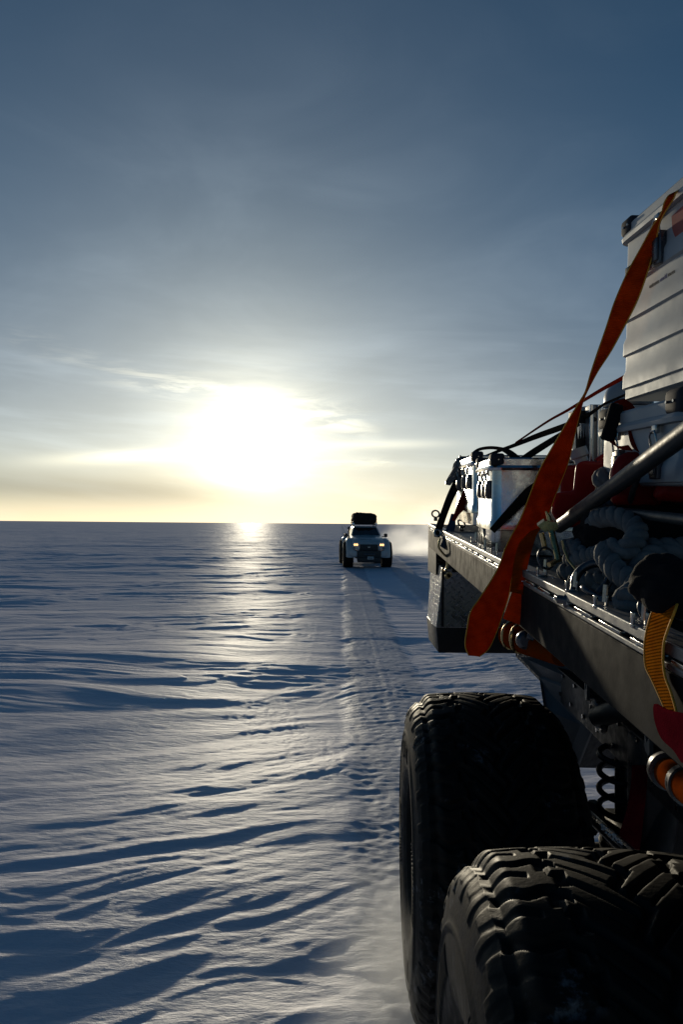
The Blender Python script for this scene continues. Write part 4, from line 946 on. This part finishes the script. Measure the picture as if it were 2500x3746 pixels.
def dome(label, px, py, Y, R_, h_):
    p = P(px, py, Y); root_z = deckz(Y); prof = [(0, 0)] + [(R_ * math.sin(a), -R_ * .9 * (1 - math.cos(a))) for a in np.linspace(.15, math.pi / 2, 10)] + [(R_ * 1.0, -h_), (0, -h_)]
    b = MB(); b.lathe([(r, z) for r, z in prof], Matrix.Translation(p) @ Matrix.Rotation(-math.pi / 2, 4, 'Y'), 40); o = b.build('barrel', M['drum'], None, smooth=50)
    tag(o, label, 'barrel', 'grey domed barrels behind the cases')
    b = MB(); b.lathe([(R_ * 1.0, -R_ * .9 - .01), (R_ * 1.03, -R_ * .9 - .015), (R_ * 1.03, -R_ * .9 - .03), (R_ * 1.0, -R_ * .9 - .035)], Matrix.Translation(p) @ Matrix.Rotation(-math.pi / 2, 4, 'Y'), 40); b.build('band', M['steel'], o)
dome('grey domed barrel peeping out behind the tall case', 2300, 1385, 2.6, .085, .45)
dome('grey domed barrel top behind the toothed channel', 2142, 1487, 2.75, .035, .3)

# hardware lying on the deck
def thing_mesh(name, label, cat, mt, fn, group=None, smooth=40):
    b = MB(); fn(b); o = b.build(name, M[mt], None, smooth=smooth); return tag(o, label, cat, group)
def sh(cxp, Y, k, rot):
    def f(b):
        c = P(*cxp, Y); Mx = Matrix.Rotation(rot[2], 3, 'Z') @ Matrix.Rotation(rot[0], 3, 'X') @ Matrix.Rotation(rot[1], 3, 'Y'); pts = []
        for a in np.linspace(-125, 125, 26): pts.append(c + Mx @ Vector((.033 * k * math.sin(math.radians(a)), .037 * k * math.cos(math.radians(a)), 0)))
        e0, e1 = c + Mx @ Vector((-.020 * k, -.055 * k, 0)), c + Mx @ Vector((.020 * k, -.055 * k, 0))
        b.tube([e0] + pts + [e1], .0085 * k, 12)
        for e in (e0, e1): b.lathe([(0, -.010 * k), (.016 * k, -.010 * k), (.017 * k, 0), (.016 * k, .010 * k), (0, .010 * k)], Matrix.Translation(e) @ Mx.to_4x4(), 18)
        b.tube([c + Mx @ Vector((-.048 * k, -.055 * k, 0)), c + Mx @ Vector((.046 * k, -.055 * k, 0))], .0085 * k, 12)
    return f
thing_mesh('bow_shackle', 'large dark bow shackle lying with its bow against the rope', 'shackle', 'steel', sh((2168, 2118), 1.42, 1.05, (.9, .1, -.9)), 'shackles on the deck')
thing_mesh('bow_shackle', 'small dark shackle lying below the large one by the cleat', 'shackle', 'steel', sh((2175, 2172), 1.33, .62, (.4, .3, .6)), 'shackles on the deck')
thing_mesh('bow_shackle', 'shackle standing near the cleat left of the black sleeve', 'shackle', 'steel', sh((2368, 2235), 1.12, .45, (1.1, .3, .2)), 'shackles on the deck')
def hookset(b):
    Y = 1.68
    b.prism([P(1968, 1924, Y), P(1993, 1906, Y), P(2040, 1912, Y), P(2046, 1935, Y), P(2012, 1950, Y), P(2004, 1940, Y), P(1998, 1948, Y)], Vector((.004, .02, .006)))
    b.tube([P(2012, 1905, Y), P(2010, 1892, Y), P(1999, 1870, Y)], [.006, .005, .0025], 10)
    b.tube([P(2020, 1945, Y), P(2034, 2000, Y - .02), P(2046, 2052, Y - .04)], .0075, 12)
    b.tube([P(1983, 1950, Y), P(1990, 1980, Y), P(1996, 2012, Y)], .006, 10)
    b.tube([P(2046, 2040, Y - .03), P(2028, 2058, Y - .04), P(2010, 2066, Y - .05)], .006, 10)
thing_mesh('load_binder', 'dark metal binder handle with hooked tip standing inside the rail', 'binder', 'brass', hookset, smooth=30)
thing_mesh('wire_loop', 'thin black wire loop standing beside the first cleat', 'wire loop', 'steel', lambda b: b.torus(P(2000, 2042, 1.66), .022, .0028, Matrix.Rotation(math.radians(75), 3, 'X') @ Matrix.Rotation(.3, 3, 'Y'), sy=1.15))
def rodset(b):
    Y = 1.55
    b.tube([P(2058, 1978, Y), P(2064, 2005, Y), P(2082, 2050, Y - .02), P(2116, 2092, Y - .05)], .0028, 8)
    b.prism([P(2108, 2074, Y - .06), P(2152, 2062, Y - .06), P(2118, 2094, Y - .06)], Vector((.002, .012, .002)))
thing_mesh('tie_wire', 'thin bent tie wire ending in a brass triangle by the shackle', 'wire', 'brass', rodset, smooth=30)
# rolled strap with ratchet hanging under the rail
def roll(b):
    b.tube([P(1868, 2322, 1.95), P(1930, 2345, 1.86), P(2060, 2392, 1.70)], [.036, .036, .030], 24)
o = thing_mesh('strap_roll', 'tan rolled strap bundle hanging beneath the side board', 'strap roll', 'tan', roll)
b = MB(); b.torus(P(1872, 2324, 1.94), .034, .006, Matrix.Rotation(math.radians(90), 3, 'X') @ Matrix.Rotation(math.radians(35), 3, 'Y')); b.torus(P(1905, 2334, 1.88), .037, .005, Matrix.Rotation(math.radians(90), 3, 'X') @ Matrix.Rotation(math.radians(35), 3, 'Y')); b.build('metal_ring', M['brass'], o)
b = MB(); b.lathe([(0, -.008), (.016, -.008), (.024, .0), (.024, .008), (0, .01)], Matrix.Translation(P(1925, 2342, 1.80)) @ Matrix.Rotation(math.pi / 2, 4, 'Z'), 20); b.box(P(1965, 2335, 1.78), (.05, .01, .022), Matrix.Rotation(.4, 3, 'Y'), .003); b.build('ratchet', M['steel'], o)

# ------------------------------------------------------------------ drifting snow
def vol(name, label, c, size, dens, nscale, seed, flat=2.0, aniso=.65, thr=(.42, .72), pw=1.5):
    b = MB(); b.box(c, size); m_ = bpy.data.materials.new(name); m_.use_nodes = True; t_ = m_.node_tree; t_.nodes.clear(); g_ = NT(t_)
    o = t_.nodes.new('ShaderNodeTexCoord').outputs['Generated']; ob_ = t_.nodes.new('ShaderNodeTexCoord').outputs['Object']
    q_ = g_.vm('SUBTRACT', g_.vm('MULTIPLY', o, (2, 2, 1)), (1, 1, 0)); x_, y_, z_ = g_.sep(q_)
    e_ = g_.m('SUBTRACT', 1.0, g_.m('ADD', g_.m('MULTIPLY', x_, x_), g_.m('ADD', g_.m('MULTIPLY', y_, y_), g_.m('POWER', z_, 1.2))))
    e_ = g_.m('POWER', g_.m('MAXIMUM', e_, 0.0), pw)
    n_ = g_.ss(g_.noise(g_.vm('ADD', g_.vm('MULTIPLY', ob_, (1, .6, flat)), (seed, seed, 0)), nscale, 4, .55), *thr)
    d_ = g_.m('MULTIPLY', g_.m('MULTIPLY', e_, n_), dens)
    v_ = t_.nodes.new('ShaderNodeVolumePrincipled'); v_.inputs['Color'].default_value = (.93, .95, .98, 1); v_.inputs['Anisotropy'].default_value = aniso
    g_.put(v_.inputs['Density'], d_); o2 = t_.nodes.new('ShaderNodeOutputMaterial'); t_.links.new(v_.outputs[0], o2.inputs['Volume'])
    ob = b.build(name, m_, None, smooth=0); tag(ob, label, 'blowing snow', kind='stuff'); return ob
vol('snow_dust', 'plume of snow dust thrown up behind the pickup', (6.6, 42, 1.7), (11.0, 26, 4.2), .36, .30, 3.1, thr=(.3, .7))
vol('snow_spray', 'powder snow kicked up beside the huge front tyre', (.22, 2.6, .25), (.8, 2.2, .50), 7.5, 3.2, 8.0, 1.0, .4, (.38, .75), 2.4)
